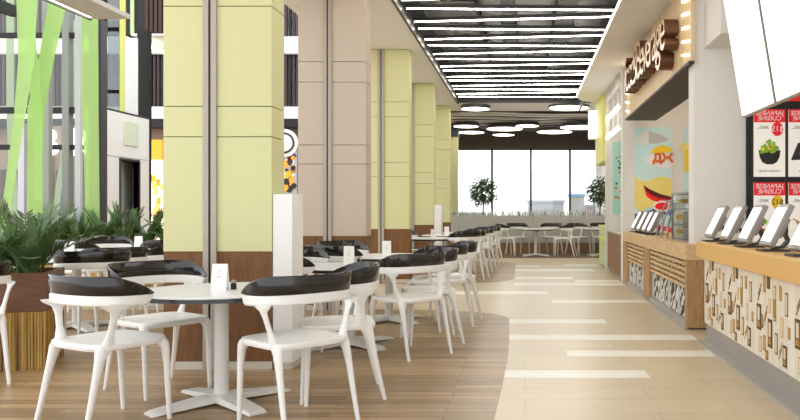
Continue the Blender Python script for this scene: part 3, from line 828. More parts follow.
def ribbon(label, pts, Y, key, dY=0.0):
    """pts: (centre x, width, z) from top to bottom, twisting a little"""
    q = MB(); n = len(pts); v = []; f = []
    for i, (cx, cy, wv) in enumerate(pts):
        yy = Y+dY*i/(n-1); X = px(cx, Y); z = pz(cy, Y); h = wv*Y/F/2; tw = 0.05*math.sin(i*1.3)
        for off in (0.0015, -0.0015):
            v += [(X-h, yy-tw*h*4+off, z), (X+h, yy+tw*h*4+off, z)]
    for i in range(n-1):
        a, c = 4*i, 4*(i+1)
        f += [(a, a+1, c+1, c), (a+3, a+2, c+2, c+3), (a, c, c+2, a+2), (a+1, a+3, c+3, c+1)]
    q.add(v, f, key, True)
    o = q.build('fabric_ribbon'); tag(o, label, 'fabric ribbon', 'sheer ribbons in the hall'); return o
ribbon('sheer green ribbon slanting down to the planter plant, lower end thin', [(30,-120,18),(27,0,19),(26,60,15),(19,120,12),(6,210,10),(2,248,10)], 10.6, 'green_sheer')
ribbon('sheer green ribbon crossing another and widening at the crossing', [(66,-90,16),(58,0,16),(52,30,16),(46,60,17),(36,110,20),(35,160,15),(35,210,14),(36,250,14)], 11.0, 'green_sheer')
ribbon('narrow sheer green ribbon running down into the crossing from above', [(20,-60,9),(25,0,10),(32,60,11),(37,115,11),(38,150,9),(38,200,8)], 10.85, 'green_sheer')
ribbon('sheer green ribbon hanging straight beside the dark post', [(89,-20,15),(89.5,20,15.5),(90,110,16),(91.5,160,16),(92,210,16.5),(92,255,17)], 11.9, 'green_sheer')
ribbon('pale green ribbon behind the grey upright, narrowest of them', [(78,20,10),(76,70,8),(73,100,6),(58,190,7),(54,230,8)], 13.4, 'pale_sheer')
ribbon('pale ribbon high at the picture edge', [(10,-60,8),(10,60,7),(10,110,7),(14,215,9)], 13.2, 'pale_sheer')
for x0, x1, l in ((76.5, 82, 'pale lavender upright strip beside the straight green ribbon'), (19.5, 26, 'pale lavender upright strip between the slanting green ribbons')):
    q = MB(); q.box(px(x0, 12.1), px(x1, 12.1), 12.05, 12.12, 0, 5.5 if x0 > 50 else 2.5, 'lavender'); o = q.build('upright_strip'); tag(o, l, 'upright strip', 'lavender upright strips')
# fins beside the dark post
q = MB(); q.box(px(107.5, 15.4), px(119, 15.4), 15.4, 15.42, 3.112, 5.6, 'fin_glass'); o = q.build('glass_fin'); tag(o, 'grey glass fin beside the dark post', 'glass fin')
q = MB(); q.box(px(119, 16.0), px(124.5, 16.0), 16.0, 16.05, 3.112, 5.7, 'lime_solid'); o = q.build('lime_fin'); tag(o, 'narrow lime fin beside the grey glass fin', 'fin')
q = MB(); q.box(px(124.7, 16.0), px(136.5, 16.0), 16.0, 16.06, 3.112, 4.69, 'paint'); o = q.build('white_fin'); tag(o, 'white upright panel above the white kiosk', 'panel')

# white kiosk with doorway, its long face along the hall
kx0, kx1, ky0, ky1, kz = -8.35, -8.0, 14.8, 16.55, 3.07
k = struct(bpy.data.objects.new('wall_hall', None)); COL.objects.link(k)
dy0, dy1, dz = 15.37, 16.1, 2.14
wy0, wy1, wz0, wz1 = 15.5, 16.05, 2.45, 2.93
q = MB()
q.box(kx1-0.1, kx1, ky0, dy0, 0, kz, 'paint'); q.box(kx1-0.1, kx1, dy1, ky1, 0, kz, 'paint'); q.box(kx1-0.1, kx1, dy0, dy1, dz, kz, 'paint')
q.box(kx0, kx1-0.1, ky0, ky0+0.1, 0, kz, 'paint'); q.box(kx0, kx1-0.1, ky1-0.1, ky1, 0, kz, 'paint'); q.box(kx0, kx1, ky0, ky1, kz, kz+0.04, 'dark')
q.box(kx0, kx0+0.05, ky0+0.1, ky1-0.1, 0, kz, 'grey_strip')
q.build('shell', k)
q = MB(); q.box(kx1, kx1+0.012, ky0, ky1, 2.2, 2.206, 'grey_strip'); q.build('joint', k)
d = MB(); d.box(kx1-0.12, kx1+0.02, dy0-0.04, dy0, 0, dz+0.04, 'dark'); d.box(kx1-0.12, kx1+0.02, dy1, dy1+0.04, 0, dz+0.04, 'dark'); d.box(kx1-0.12, kx1+0.02, dy0, dy1, dz, dz+0.04, 'dark')
dr = struct(d.build('door_1'))
d = MB(); d.box(kx1-0.28, kx1-0.24, dy0, dy0+0.62, 0, dz, 'grey_strip'); d.build('door_leaf', dr)
q = MB(); q.box(kx1+0.001, kx1+0.03, wy0, wy1, wz0, wz1, 'pale_panel'); o = q.build('wall_sign'); tag(o, 'pale green square panel on the white kiosk above its doorway', 'wall panel')
# dark upright and balcony
q = MB(); q.box(px(137, 16.6), px(147, 16.6), 16.6, 16.8, 0, 5.0, 'black'); o = q.build('dark_post'); tag(o, 'dark post behind the white kiosk beside the slatted railing', 'post')
q = MB(); Yb = 17.4; q.box(px(124, Yb), px(170, Yb), Yb, Yb+0.3, pz(35, Yb), 7.2, 'shop_dark')
for i in range(5): q.box(px(146+4.5*i, Yb), px(149+4.5*i, Yb), Yb-0.05, Yb, pz(33, Yb), 7.1, 'brown_board')
q.box(px(131, Yb), px(134.5, Yb), Yb-0.04, Yb, pz(34, Yb), 7.0, 'green_pale')
struct(q.build('wall_balcony'))
q = MB(); q.box(px(133, Yb), px(172, Yb), Yb-0.1, Yb+2.2, pz(36.5, Yb), pz(34.5, Yb), 'paint'); struct(q.build('ceiling.007'))
q = MB(); q.box(px(148, 17.6), px(149.2, 17.6), 17.55, 19.8, pz(47, 17.6), pz(45, 17.6)+0.02, 'led_soft'); struct(q.build('trim_7'))

# far facade: upper slatted railing, white band, dark bulkhead, lit shops
Yf = 20.0
XL, XR = -16.0, -3.3
q = MB(); q.box(XL, XR, Yf+0.4, Yf+0.6, 0, 9.5, 'beige'); struct(q.build('wall_far'))
q = MB(); q.box(XL, XR, Yf, Yf+0.4, 3.50, 3.81, 'paint'); struct(q.build('trim_8'))
q = MB(); q.box(XL, XR, Yf+0.02, Yf+0.4, 3.28, 3.5, 'shop_dark'); struct(q.build('trim_9'))
q = MB(); q.box(XL, XR, Yf+0.02, Yf+0.4, 5.2, 5.62, 'paint'); q.box(XL, XR, Yf+0.02, Yf+0.4, 5.16, 5.2, 'grey_paint'); struct(q.build('trim_10'))
q = MB(); q.box(XL, XR, Yf+0.32, Yf+0.38, 3.81, 5.16, 'grey_paint'); q.box(XL, XR, Yf+0.32, Yf+0.38, 5.62, 8.0, 'paint'); struct(q.build('trim_11'))
for nm, lab, z0, z1 in (('slatted_railing', 'dark vertical slats of the upper gallery above the shop fronts, lower tier', 3.81, 5.16), ('slatted_railing', 'dark vertical slats high up beside the lime column, upper tier', 5.64, 8.0)):
    r = thing(nm, lab, 'railing', (0, Yf, z0))
    q = MB(); x = XL; i = 0
    while x < XR-0.1:
        q.box(x, x+0.058, 0.08, 0.16, 0, z1-z0, 'slat_brown' if i % 3 else 'black'); x += 0.1; i += 1
    q.build('slat', r)
    q = MB(); q.box(XL, XR, 0.06, 0.18, z1-z0, z1-z0+0.03, 'grey_paint'); q.build('rail', r)
# shop sign letters
r = thing('shop_sign_lettering', 'large white letters seen between the green ribbons', 'sign')
for ch, xx in (('B', 47.5), ('R', 79.5)):
    text_mesh('letter', ch, 1.0, 0.05, 'glow_white', r, (px(xx, 19.6), 19.6, pz(143.5, 19.6)), (1,0,0), (0,0,1))
q = MB(); q.box(px(48, 19.75), px(86, 19.75), 19.7, 19.76, pz(160, 19.75), pz(126, 19.75), 'tan_dark'); q.build('backing_board', r)
# shop dividers, lit menu, door openings of the far shops
for i, (x0, x1, y0, y1, key, nm, lab, cat) in enumerate((
        (149.5, 163, 140, 160, 'glow_orange', 'lit_poster', 'orange lit poster panel beside the lime column, upper', 'poster'),
        (150, 163, 160, 240, 'glow_cream', 'lit_poster', 'cream lit poster panel beside the lime column, lower', 'poster'))):
    q = MB(); q.box(px(x0, 19.9), px(x1, 19.9), 19.85, 19.9, pz(y1, 19.9), pz(y0, 19.9), key); o = q.build(nm); tag(o, lab, cat)
    if i == 1:
        rn = random.Random(8); q = MB()
        for a in range(16):
            xx = rn.uniform(151, 161); yy = rn.uniform(166, 232); s = rn.uniform(2, 4.5)
            q.box(px(xx, 19.84), px(xx+s, 19.84), 19.835, 19.85, pz(yy+s*1.6, 19.84), pz(yy, 19.84), rn.choice(['glow_yellow','glow_yellow','glow_orange']))
        q.build('food_picture', o)
q = MB(); q.box(px(147.3, 19.6), px(149.4, 19.6), 19.55, 19.7, 0.6, 3.2, 'glow_white'); o = q.build('light_tube'); tag(o, 'white upright light tube beside the lit posters', 'light')
for x0, x1, l in ((0, 16, 'dark brown'), (20, 44, 'tan'), (56, 62, 'dark'), (78, 82, 'grey')):
    q = MB(); q.box(px(x0, 20.2), px(x1, 20.2), 20.2, 20.3, 0, 2.2, 'brown_board' if 'brown' in l else 'tan' if l == 'tan' else 'dark' if l == 'dark' else 'grey_strip'); o = q.build('shopfront_board'); tag(o, f'{l} panel of the far shop front seen between the ribbons', 'shop panel')
# round sign and food poster glimpsed between the lime and taupe columns
r = thing('round_wall_sign', 'round white sign with dark ring glimpsed between the lime and taupe columns', 'sign', (px(284, 19.8), 19.8, pz(143, 19.8)))
for nm, ro, key, dy in (('rim', 0.36, 'white_ink', 0), ('ring', 0.27, 'dark', -0.012), ('face', 0.22, 'white_ink', -0.022)):
    q = MB(); pts = [(ro*math.cos(2*PI*i/32), ro*math.sin(2*PI*i/32)) for i in range(32)]; q.prism(pts, dy-0.01, dy+0.05, key, 'y'); q.build(nm, r)
r = thing('food_poster', 'colourful food poster glimpsed between the lime and taupe columns', 'poster', (0, 19.85, 0))
q = MB(); q.box(px(276, 19.85), px(297, 19.85), 0, 0.04, pz(196, 19.85), pz(150, 19.85), 'cloud_grey'); q.build('sheet', r)
q = MB(); rn = random.Random(6)
for a in range(40):
    xx = rn.uniform(280, 294); yy = rn.uniform(152, 190); s = rn.uniform(1.5, 4)
    pts = [(px(xx+s*math.cos(t), 19.84), pz(yy+s*math.sin(t), 19.84)) for t in (0, 1.2, 2.2, 3.3, 4.4, 5.4)]
    q.prism(pts, -0.004-0.0004*a, 0.0, rn.choice(['glow_orange','tan','yellow','dark','maroon','white_ink','blue_ink']), 'y')
q.build('food_picture', r)

# ------------------------------------------------------------------ shops along the aisle
# walls facing down the aisle
b = MB(); b.box(1.637, 3.4, 7.56, 7.78, 0, 3.42, 'plaster'); struct(b.build('wall_right.001'))
b = MB(); b.box(1.573, 3.4, 12.55, 12.75, 0, 3.42, 'plaster'); struct(b.build('wall_right.002'))
b = MB(); b.box(1.55, 3.4, 14.9, 15.05, 0, 3.42, 'plaster'); struct(b.build('wall_right.003'))
b = MB(); b.box(3.3, 3.4, -1, 16.7, 0, 3.42, 'plaster'); struct(b.build('wall_right.004'))
b = MB(); b.box(1.74, 3.3, 6.9, 7.56, 2.72, 3.42, 'plaster'); struct(b.build('trim_12'))
b = MB(); b.box(1.5, 3.4, 15.05, 16.6, 2.09, 3.42, 'lime_solid'); struct(b.build('wall_right.005'))
r = thing('projecting_sign', 'white lit sign box projecting from the lime shop front', 'sign', (1.42, 16.2, 2.62))
q = MB(); q.box(-0.1, 0.085, 0, 0.12, 0, 0.62, 'paint'); q.build('box', r, 0.01)
q = MB(); q.box(-0.09, 0.075, -0.008, 0, 0.03, 0.59, 'glow_white'); q.build('face', r)

# --- shop fascia with lettering
fa = thing('shop_fascia', 'ribbed pale wood fascia over the wooden snack counters', 'fascia', (0, 0, 0))
FX, FZ0, FZ1 = 1.60, 2.59, 3.418
q = MB(); q.box(FX, 2.06, 7.79, 12.26, FZ0, FZ1, 'oak_pale'); q.box(FX, 1.634, 7.5, 7.79, FZ0, FZ1, 'oak_pale'); q.build('board', fa)
q = MB()
y = 7.92
while y < 11.75:
    q.box(FX-0.014, FX, y, y+0.085, FZ0, FZ1-0.002, 'oak_pale'); y += 0.098
q.build('rib', fa)
q = MB(); q.box(FX-0.018, 2.07, 7.79, 12.28, FZ0-0.028, FZ0, 'umber_board'); q.box(FX-0.018, 1.634, 7.5, 7.79, FZ0-0.028, FZ0, 'umber_board'); q.build('underside', fa)
for y0, y1 in ((7.51, 7.88), (11.85, 12.25)):
    for i in range(6):
        z = FZ0+0.06+0.135*i
        q = MB(); q.bar((FX-0.012, y0+0.02, z), (FX-0.012, y1-0.02, z+0.06), 0.02, 0.026, 'led_warm'); q.build('light_louvre', fa)
sg = thing('sign_lettering', 'raised dark wood letters with golden faces on the ribbed fascia', 'sign')
txt = 'food&Beverage'
ys = 11.2; adv = {'f':0.17,'&':0.28,'B':0.28,'v':0.235,'r':0.19}
for ch in txt:
    a = adv.get(ch, 0.255)
    text_mesh('letter', ch, 0.70, 0.075, 'gold', sg, (FX-0.093, ys-a/2, 3.03), (0,-1,0), (0,0,1), side='walnut'); ys -= a
bpy.context.view_layer.update()

for yy, lab in ((8.6, 'over the display case'), (11.2, 'over the wooden counter near the big poster')):
    r = thing('added_lamp', f'lamp added to brighten the snack shop, {lab}', 'ceiling light', (2.45, yy, 3.30), 0, 'lamps added to brighten the snack shop')  # added lamps, put in to brighten the dim shop interior
    q = MB(); q.box(-0.06, 0.06, -0.6, 0.6, 0, 0.119, 'paint'); q.build('housing', r, 0.004)
    q = MB(); q.box(-0.05, 0.05, -0.59, 0.59, -0.006, 0, 'shop_fill'); q.build('diffuser', r)

# --- wooden snack counters
def snack_counter(label, y0, y1, posts, recess, notch=False):
    r = thing('snack_counter', label, 'counter', (0, y0, 0)); L = y1-y0; x0 = 1.545
    q = MB()
    if notch: q.prism([(x0,0),(2.15,0),(2.15,0.09),(1.63,0.09),(1.63,0.335),(2.15,0.335),(2.15,L),(x0,L)], 0.665, 0.82, 'oak')
    else: q.box(x0, 2.15, 0, L, 0.665, 0.82, 'oak')
    q.build('countertop', r, 0.004)
    for a, c in posts:
        q = MB(); q.box(x0+0.004, 2.13, a, c, 0.02, 0.663, 'oak_end'); q.build('side_panel', r, 0.003)
    ya = min([c for a, c in posts if a < 0.01] or [0.0]); yb = max([a for a, c in posts if c > L-0.02] or [L])
    for i in range(5):
        z = 0.625-0.056*i
        q = MB(); q.box(x0+0.02, x0+0.06, ya+0.005, yb-0.005, z-0.016, z+0.016, 'oak'); q.build('slat', r, 0.002)
    n = 4; seg = (yb-ya)/n
    for i in range(n):
        q = MB(); q.box(x0+recess, x0+recess+0.02, ya+seg*i+0.01, ya+seg*(i+1)-0.01, 0.07, 0.655, 'zebra'); q.build('zebra_panel', r)
    for i in range(n+1):
        y = ya+seg*i; y = min(max(y, ya+0.022), yb-0.022); q = MB(); q.box(x0+recess-0.02, x0+recess-0.001, y-0.02, y+0.02, 0.065, 0.36, 'metal_white'); q.build('white_stile', r)
    q = MB(); q.box(x0+0.012, x0+recess+0.02, ya, yb, 0.0, 0.062, 'ledge'); q.box(x0-0.02, x0+0.012, 0.01, L, 0.0, 0.018, 'ledge'); q.build('plinth', r)
    return r
snack_counter('wooden snack counter with zebra print front, the one under the terminals by the poster', 9.74, 12.3, [(0.0, 0.42), (2.12, 2.55)], 0.068)
snack_counter('wooden snack counter with zebra print front, next to the orange topped counter', 7.46, 9.73, [(0.0, 0.09)], 0.068, True)

# --- order terminals
def make_terminal():
    r = thing('order_terminal', '', 'terminal')
    # local: screen faces -x; base on z=0
    t = Vector((0.45, 0, 0.893)).normalized(); n = Vector((-0.893, 0, 0.45)).normalized(); yv = Vector((0, 1, 0))
    c = Vector((0.07, 0, 0.175))
    q = MB(); q.obox(c-n*0.009, yv, t, n, 0.115, 0.155, 0.02, 'silver'); q.build('housing', r, 0.008)
    q = MB(); q.obox(c+n*0.0115, yv, t, n, 0.096, 0.125, 0.0012, 'kiosk_screen'); q.build('screen', r)
    q = MB(); q.obox(c-n*0.042, yv, t, n, 0.07, 0.07, 0.016, 'silver'); q.build('rear_cover', r, 0.005)
    q = MB()
    path = [c-n*0.03, c-n*0.075+Vector((0,0,-0.03)), Vector((0.155, 0, 0.07)), Vector((0.12, 0, 0.03)), Vector((0.05, 0, 0.018))]
    for a, d in zip(path[:-1], path[1:]): q.bar(a, d, 0.06, 0.016, 'dark', up=(0,1,0) if False else (1,0,0.2))
    q.build('arm', r)
    q = MB(); q.box(-0.04, 0.15, -0.075, 0.075, 0, 0.012, 'dark'); q.build('foot_plate', r, 0.004)
    return r
TERM = make_terminal(); first = True
for i, (yy, lab) in enumerate(((6.84,'by the white wall end'),(6.30,'second from the white wall end'),(5.77,'third from the white wall end'),(5.22,'fourth from the white wall end'),(4.64,'cut by the picture edge'))):
    L_ = f'tilted terminal with white screen on the orange counter, {lab}'; g = 'order terminals on the orange counter'
    if first: TERM.location = (1.61, yy, 0.874); TERM.rotation_euler = (0,0,0.02); TERM['label'] = L_; TERM['group'] = g; first = False
    else: dup(TERM, (1.61, yy, 0.874), 0.02, L_, g)
for i, yy in enumerate((11.75, 11.2, 10.7, 10.25)):
    dup(TERM, (1.62, yy, 0.82), 0.02, f'tilted order terminal on the wooden snack counter, {ORD[i]} from the poster wall', 'order terminals on the wooden counter')

# --- display case and guard on the snack counter
dc = thing('display_case', 'steel and glass food case with yellow snacks on the wooden counter', 'display case', (1.66, 7.82, 0.82))
q = MB(); D = 1.0; W = 0.42; H = 0.50
for yy in (0, D-0.02):
    for xx in (0, W-0.02): q.box(xx, xx+0.02, yy, yy+0.02, 0, H, 'steel')
q.box(0, W, 0, D, H, H+0.02, 'steel'); q.box(W-0.01, W, 0.02, D-0.02, 0, H, 'steel'); q.box(0, W, 0, D, 0, 0.02, 'steel')
q.build('frame', dc)
for z in (0.16, 0.33):
    q = MB(); q.box(0.005, W-0.02, 0.01, D-0.01, z, z+0.018, 'steel'); q.build('shelf', dc)
q = MB(); q.box(0.004, 0.008, 0.02, D-0.02, 0.02, H, 'case_glass'); q.build('front_glass', dc)
q = MB(); q.box(0.03, 0.05, 0.0, 0.5, 0.03, 0.31, 'silver'); q.build('door', dc)
k = 0
for z in (0.022, 0.18, 0.35):
    for j in range(4):
        if z < 0.3 and j < 2: continue
        y0 = 7.82+0.0+0.235*j
        t = thing('snack_tub', f'tub of yellow snacks in the display case, {["bottom","middle","top"][[0.022,0.18,0.35].index(z)]} shelf, {ORD[j]} from the white wall', 'snack tub', (1.76, y0+0.12, 0.82+z), 0, 'snack tubs in the display case')
        q = MB(); q.box(-0.07, 0.1, -0.1, 0.1, 0, 0.05, 'tub'); q.build('tray', t, 0.005)
        q = MB(); rn = random.Random(k)
        for a in range(14): 
            cx, cy = rn.uniform(-0.05, 0.08), rn.uniform(-0.08, 0.08); q.lathe([(0.012, 0.04), (0.024, 0.058), (0.02, 0.078), (0.006, 0.088)], 'food_yellow', (cx, cy, rn.uniform(0, 0.018)), 7)
        q.build('snack', t); k += 1
t = thing('snack_jar', 'large clear jar of yellow snacks on top of the display case', 'jar', (1.83, 8.0, 1.34))
q = MB(); q.lathe([(0.12, 0), (0.13, 0.02), (0.13, 0.13), (0.11, 0.14)], 'food_yellow', n=20); q.build('snack', t)
q = MB(); q.lathe([(0.135, 0.0), (0.137, 0.15), (0.12, 0.17)], 'case_glass', n=20); q.build('glass', t)
gd = thing('sneeze_guard', 'slanted glass guard with thin steel bars beside the display case', 'guard', (1.63, 8.9, 0.82))
q = MB()
for yy in (0.05, 0.4, 0.75): q.tube([(0, yy, 0), (0.03, yy, 0.2), (0.13, yy, 0.44)], 0.011, 'steel', 7)
q.tube([(0.13, 0.03, 0.44), (0.13, 0.77, 0.44)], 0.01, 'steel', 7); q.build('bar', gd)
q = MB(); q.add([(0.012,0.06,0.06),(0.012,0.74,0.06),(0.128,0.74,0.42),(0.128,0.06,0.42),(0.016,0.06,0.06),(0.016,0.74,0.06),(0.132,0.74,0.42),(0.132,0.06,0.42)], [(0,1,2,3),(7,6,5,4),(0,4,5,1),(1,5,6,2),(2,6,7,3),(3,7,4,0)], 'case_glass'); q.build('glass', gd)
rs = thing('counter_sign', 'small oval white and red sign standing on the wooden counter', 'sign', (1.85, 10.45, 0.82))
q = MB(); pts = [(0.13*math.cos(2*PI*i/28), 0.38+0.075*math.sin(2*PI*i/28)) for i in range(28)]; q.prism(pts, 0, 0.02, 'white_ink', 'y'); q.build('plate', rs)
q = MB(); pts = [(0.105*math.cos(2*PI*i/28), 0.38+0.05*math.sin(2*PI*i/28)) for i in range(28)]; q.prism(pts, -0.006, 0.001, 'red', 'y'); q.build('red_field', rs)
q = MB(); q.box(-0.01, 0.01, 0.005, 0.02, 0.01, 0.31, 'steel'); q.box(-0.06, 0.06, -0.04, 0.06, 0, 0.012, 'steel'); q.build('stand', rs)

# --- posters on the wall behind the snack counter
YPo = 12.546
def pol(q, pts, y, key, d=0.004): q.prism([(px(a, YPo), pz(c, YPo)) for a, c in pts], y-d, y+0.001, key, 'y')
def ell(cx, cy, rx, ry, n=28, wob=0.0): return [(cx+rx*(1+wob*math.sin(5*t))*math.cos(t), cy+ry*(1+wob*math.sin(5*t))*math.sin(t)) for t in [2*PI*i/n for i in range(n)]]
po = thing('large_poster', 'tall pale blue poster with white clouds and orange letters behind the terminals', 'poster', (0, YPo, 0))
q = MB(); q.prism([(px(634.5,YPo),pz(238,YPo)),(px(672,YPo),pz(238,YPo)),(px(672,YPo),pz(127.5,YPo)),(px(634.5,YPo),pz(127.5,YPo))], -0.02, 0.0, 'sky_print', 'y'); q.build('sheet', po)
q = MB()
pol(q, [(635,141),(637,136),(641,134),(644,131),(648.5,130.5),(648.5,144),(642,144.5),(636,142.5)], -0.021, 'cloud_print')
pol(q, [(648.5,130.5),(654,133),(660,134.5),(666,137.5),(669,139.5),(664,142),(656,143.5),(648.5,144)], -0.021, 'cloud_grey')
pol(q, [(645,160),(648,156),(654,154.5),(662,153.5),(671.8,154),(671.8,167),(662,168.5),(653,166),(647,163.5)], -0.0225, 'cloud_print')
q.build('cloud_print', po)
q = MB(); pol(q, [(650,153.6),(653,149),(658,146.2),(664,145.5),(669,147),(671.8,149.5),(671.8,152)], -0.0245, 'yellow'); q.build('yellow_print', po)
q = MB(); pol(q, [(634.6,176),(640,180),(648,181),(657,177),(665,176.5),(671.9,179),(671.9,206),(660,209),(648,207),(640,212),(634.6,206)], -0.021, 'mustard'); q.build('yellow_print', po)
q = MB(); pol(q, [(643,185),(648,193),(656,197),(664,199),(671.9,199.5),(671.9,203),(662,203),(652,200.5),(646,196)], -0.0225, 'red')
pol(q, [(643,185),(650,189.5),(660,194),(671.9,197),(671.9,199.7),(660,198.5),(650,194.5),(646,191)], -0.024, 'maroon'); q.build('red_swoosh', po)
q = MB(); pol(q, [(651,222),(660,225),(671.9,228),(671.9,233),(660,230),(651,226)], -0.0225, 'red'); q.build('red_swoosh', po)
q = MB(); pol(q, [(634.6,214),(645,212),(656,208),(664,208.5),(671.9,207),(671.9,216),(660,214),(648,218),(634.6,221)], -0.0225, 'blue_ink'); q.build('blue_print', po)
text_mesh('letter', '\u0414\u0416', 0.185, 0.003, 'orange_ink', po, (px(662.5,YPo), -0.028, pz(158.5,YPo)), (1,0,0), (0,0,1), bold=0.012)
po = thing('yellow_poster', 'yellow and pale blue poster half hidden by the white wall end', 'poster', (0, YPo, 0))
q = MB(); q.prism([(px(684,YPo),pz(215,YPo)),(px(716,YPo),pz(215,YPo)),(px(716,YPo),pz(127.5,YPo)),(px(684,YPo),pz(127.5,YPo))], -0.02, 0.0, 'sky_print', 'y'); q.build('sheet', po)
q = MB(); pol(q, ell(691, 147, 12, 4.5), -0.021, 'mustard'); q.build('yellow_print', po)
q = MB(); pol(q, [(684.2,150),(716,150),(716,172),(684.2,172)], -0.0225, 'yellow'); q.build('yellow_print', po)
YPo = 14.896
po = thing('mint_poster', 'narrow mint poster with small bright blocks beyond the snack shop wall', 'poster', (0, YPo, 0))
q = MB(); q.prism([(px(612.5,YPo),pz(214,YPo)),(px(640,YPo),pz(214,YPo)),(px(640,YPo),pz(142,YPo)),(px(612.5,YPo),pz(142,YPo))], -0.02, 0.0, 'mint', 'y'); q.build('sheet', po)
q = MB(); rn = random.Random(4)
for a in range(26):
    xx = rn.uniform(614, 630); yy = rn.uniform(156, 200); s = rn.uniform(0.8, 1.9)
    q = MB(); pol(q, [(xx,yy),(xx+s*1.2,yy),(xx+s*1.2,yy+s*1.3),(xx,yy+s*1.3)], -0.021-0.0003*a, rn.choice(['yellow','ink','orange_ink','maroon','teal','white_ink'])); q.build('printed_block', po)

# --- third shop: shelves of white light frames, brown counter; lime counter
r = thing('lit_shelving', 'white lit frame shelves above the brown counter shop', 'light frame', (1.54, 12.75, 0))
for z in (2.5, 2.85, 3.2):
    q = MB(); q.box(0.0, 0.05, 0.05, 2.15, z, z+0.05, 'led_cove' if z < 3.1 else 'paint'); q.box(0.0, 0.05, 0.02, 0.05, z, z+0.05, 'paint'); q.build('tube', r)
for yy in (0.02, 0.7, 1.4, 2.1): q = MB(); q.box(0.052, 0.09, yy, yy+0.05, 2.5, 3.415, 'paint'); q.build('upright', r)
def lump(name, label, cat, x0, x1, y0, y1, z1, key, topkey):
    r = thing(name, label, cat, (x0, y0, 0))
    q = MB(); q.box(0.02, x1-x0, 0, y1-y0, 0.06, z1-0.04, key); q.build('front_panel', r)
    q = MB(); q.box(0, x1-x0, -0.01, y1-y0+0.01, z1-0.04, z1, topkey); q.build('countertop', r, 0.004)
    q = MB(); q.box(0.06, x1-x0, 0.01, y1-y0, 0, 0.06, 'kick'); q.build('kickplate', r)
lump('shop_counter', 'brown shop counter between the snack counters and the lime counter', 'counter', 1.56, 2.1, 12.78, 14.88, 0.78, 'brown_panel', 'tub')
lump('shop_counter', 'lime and pale green shop counter beside the partition tables', 'counter', 1.54, 2.2, 15.08, 16.36, 0.84, 'green_pale', 'lime_solid')
q = MB(); q.box(1.535, 1.56, 15.1, 16.33, 0.55, 0.6, 'lime_solid'); o = q.build('counter_rail'); o.parent = [x for x in COL.objects if x.get('label', '').startswith('lime and pale green')][0]; o.matrix_parent_inverse = Matrix.Translation((-1.54, -15.08, 0)); o.name = 'front_rail'

# --- orange topped counter
oc = thing('service_counter', 'long counter with orange top and whitewashed patterned front', 'counter', (0, 0, 0))
CY0, CY1 = 3.0, 6.79
q = MB(); q.box(1.49, 1.95, CY0, CY1, 0.74, 0.874, 'orange'); q.build('countertop', oc, 0.006)
fp = MB(); fp.box(1.56, 1.9, CY0, CY1-0.03, 0.175, 0.74, 'white_plank'); FP = fp.build('front_panel', oc)
q = MB(); q.box(1.575, 1.9, CY0, CY1-0.04, 0.02, 0.175, 'kick'); q.build('kickplate', oc)
q = MB(); q.box(1.50, 1.575, CY0, CY1-0.02, 0.0, 0.02, 'ledge'); q.build('floor_ledge', oc)
q = MB()
def pic(y, z, w_, h_, inner, frame='brown_print', th=0.01, lay=0):
    x = 1.56-0.0005*lay
    q.box(x-0.003, x, y-w_, y, z-h_, z, frame)
    if inner: q.box(x-0.0036, x-0.003, y-w_+th, y-th, z-h_+th, z-th, inner)
def figure(y, z, w_, h_):
    """a dark framed picture with a pale shape and a golden foot in it"""
    pic(y, z, w_, h_, 'umber_print')
    q.box(1.5552, 1.5562, y-w_*0.74, y-w_*0.26, z-h_*0.62, z-h_*0.12, 'cream_print'); q.box(1.5546, 1.5562, y-w_*0.8, y-w_*0.2, z-h_*0.88, z-h_*0.68, 'gold_print')
def diag(y, z, w_, h_, key):
    for d in (0.0, 0.04):
        q.bar((1.5585, y-d*0.3, z-h_+d), (1.5585, y-w_-d*0.3, z-0.05+d), 0.003, 0.008, key)
per = 0.74; k = 0
while CY1-0.05-per*k > CY0+0.8:
    y = CY1-0.05-per*k; zt = 0.735
    diag(y-0.05, zt-0.06, 0.07, 0.13, 'umber_print'); pic(y-0.17, zt-0.01, 0.05, 0.11, 'tan', 'gold_print')
    pic(y-0.25, zt-0.01, 0.06, 0.08, 'umber_print'); pic(y-0.38, zt-0.06, 0.05, 0.22, 'cream_print', 'gold_print'); pic(y-0.388, zt-0.14, 0.034, 0.12, None, 'gold_print', lay=8)
    figure(y-0.03, zt-0.21, 0.095, 0.17); diag(y-0.17, zt-0.19, 0.08, 0.16, 'gold_print'); pic(y-0.29, zt-0.15, 0.035, 0.09, 'cream_print', 'tan', 0.007)
    figure(y-0.27, zt-0.28, 0.085, 0.18); pic(y-0.09, zt-0.42, 0.055, 0.10, 'cream_print', 'tan')
    pic(y-0.17, zt-0.40, 0.05, 0.10, 'tan', 'gold_print'); pic(y-0.41, zt-0.35, 0.05, 0.13, 'cream_print', 'umber_print'); pic(y-0.22, zt-0.49, 0.055, 0.06, 'tan', 'umber_print')
    pic(y-0.52, zt-0.24, 0.045, 0.12, 'cream_print', 'tan', 0.008); pic(y-0.49, zt-0.05, 0.045, 0.09, 'tan', 'gold_print'); figure(y-0.56, zt-0.40, 0.07, 0.13)
    diag(y-0.48, zt-0.38, 0.06, 0.12, 'gold_print'); pic(y-0.60, zt-0.08, 0.05, 0.14, 'cream_print', 'umber_print'); pic(y-0.13, zt-0.27, 0.03, 0.09, 'tan', 'umber_print'); pic(y-0.65, zt-0.28, 0.04, 0.07, 'tan', 'gold_print')
    k += 1
q.build('printed_pattern', FP)

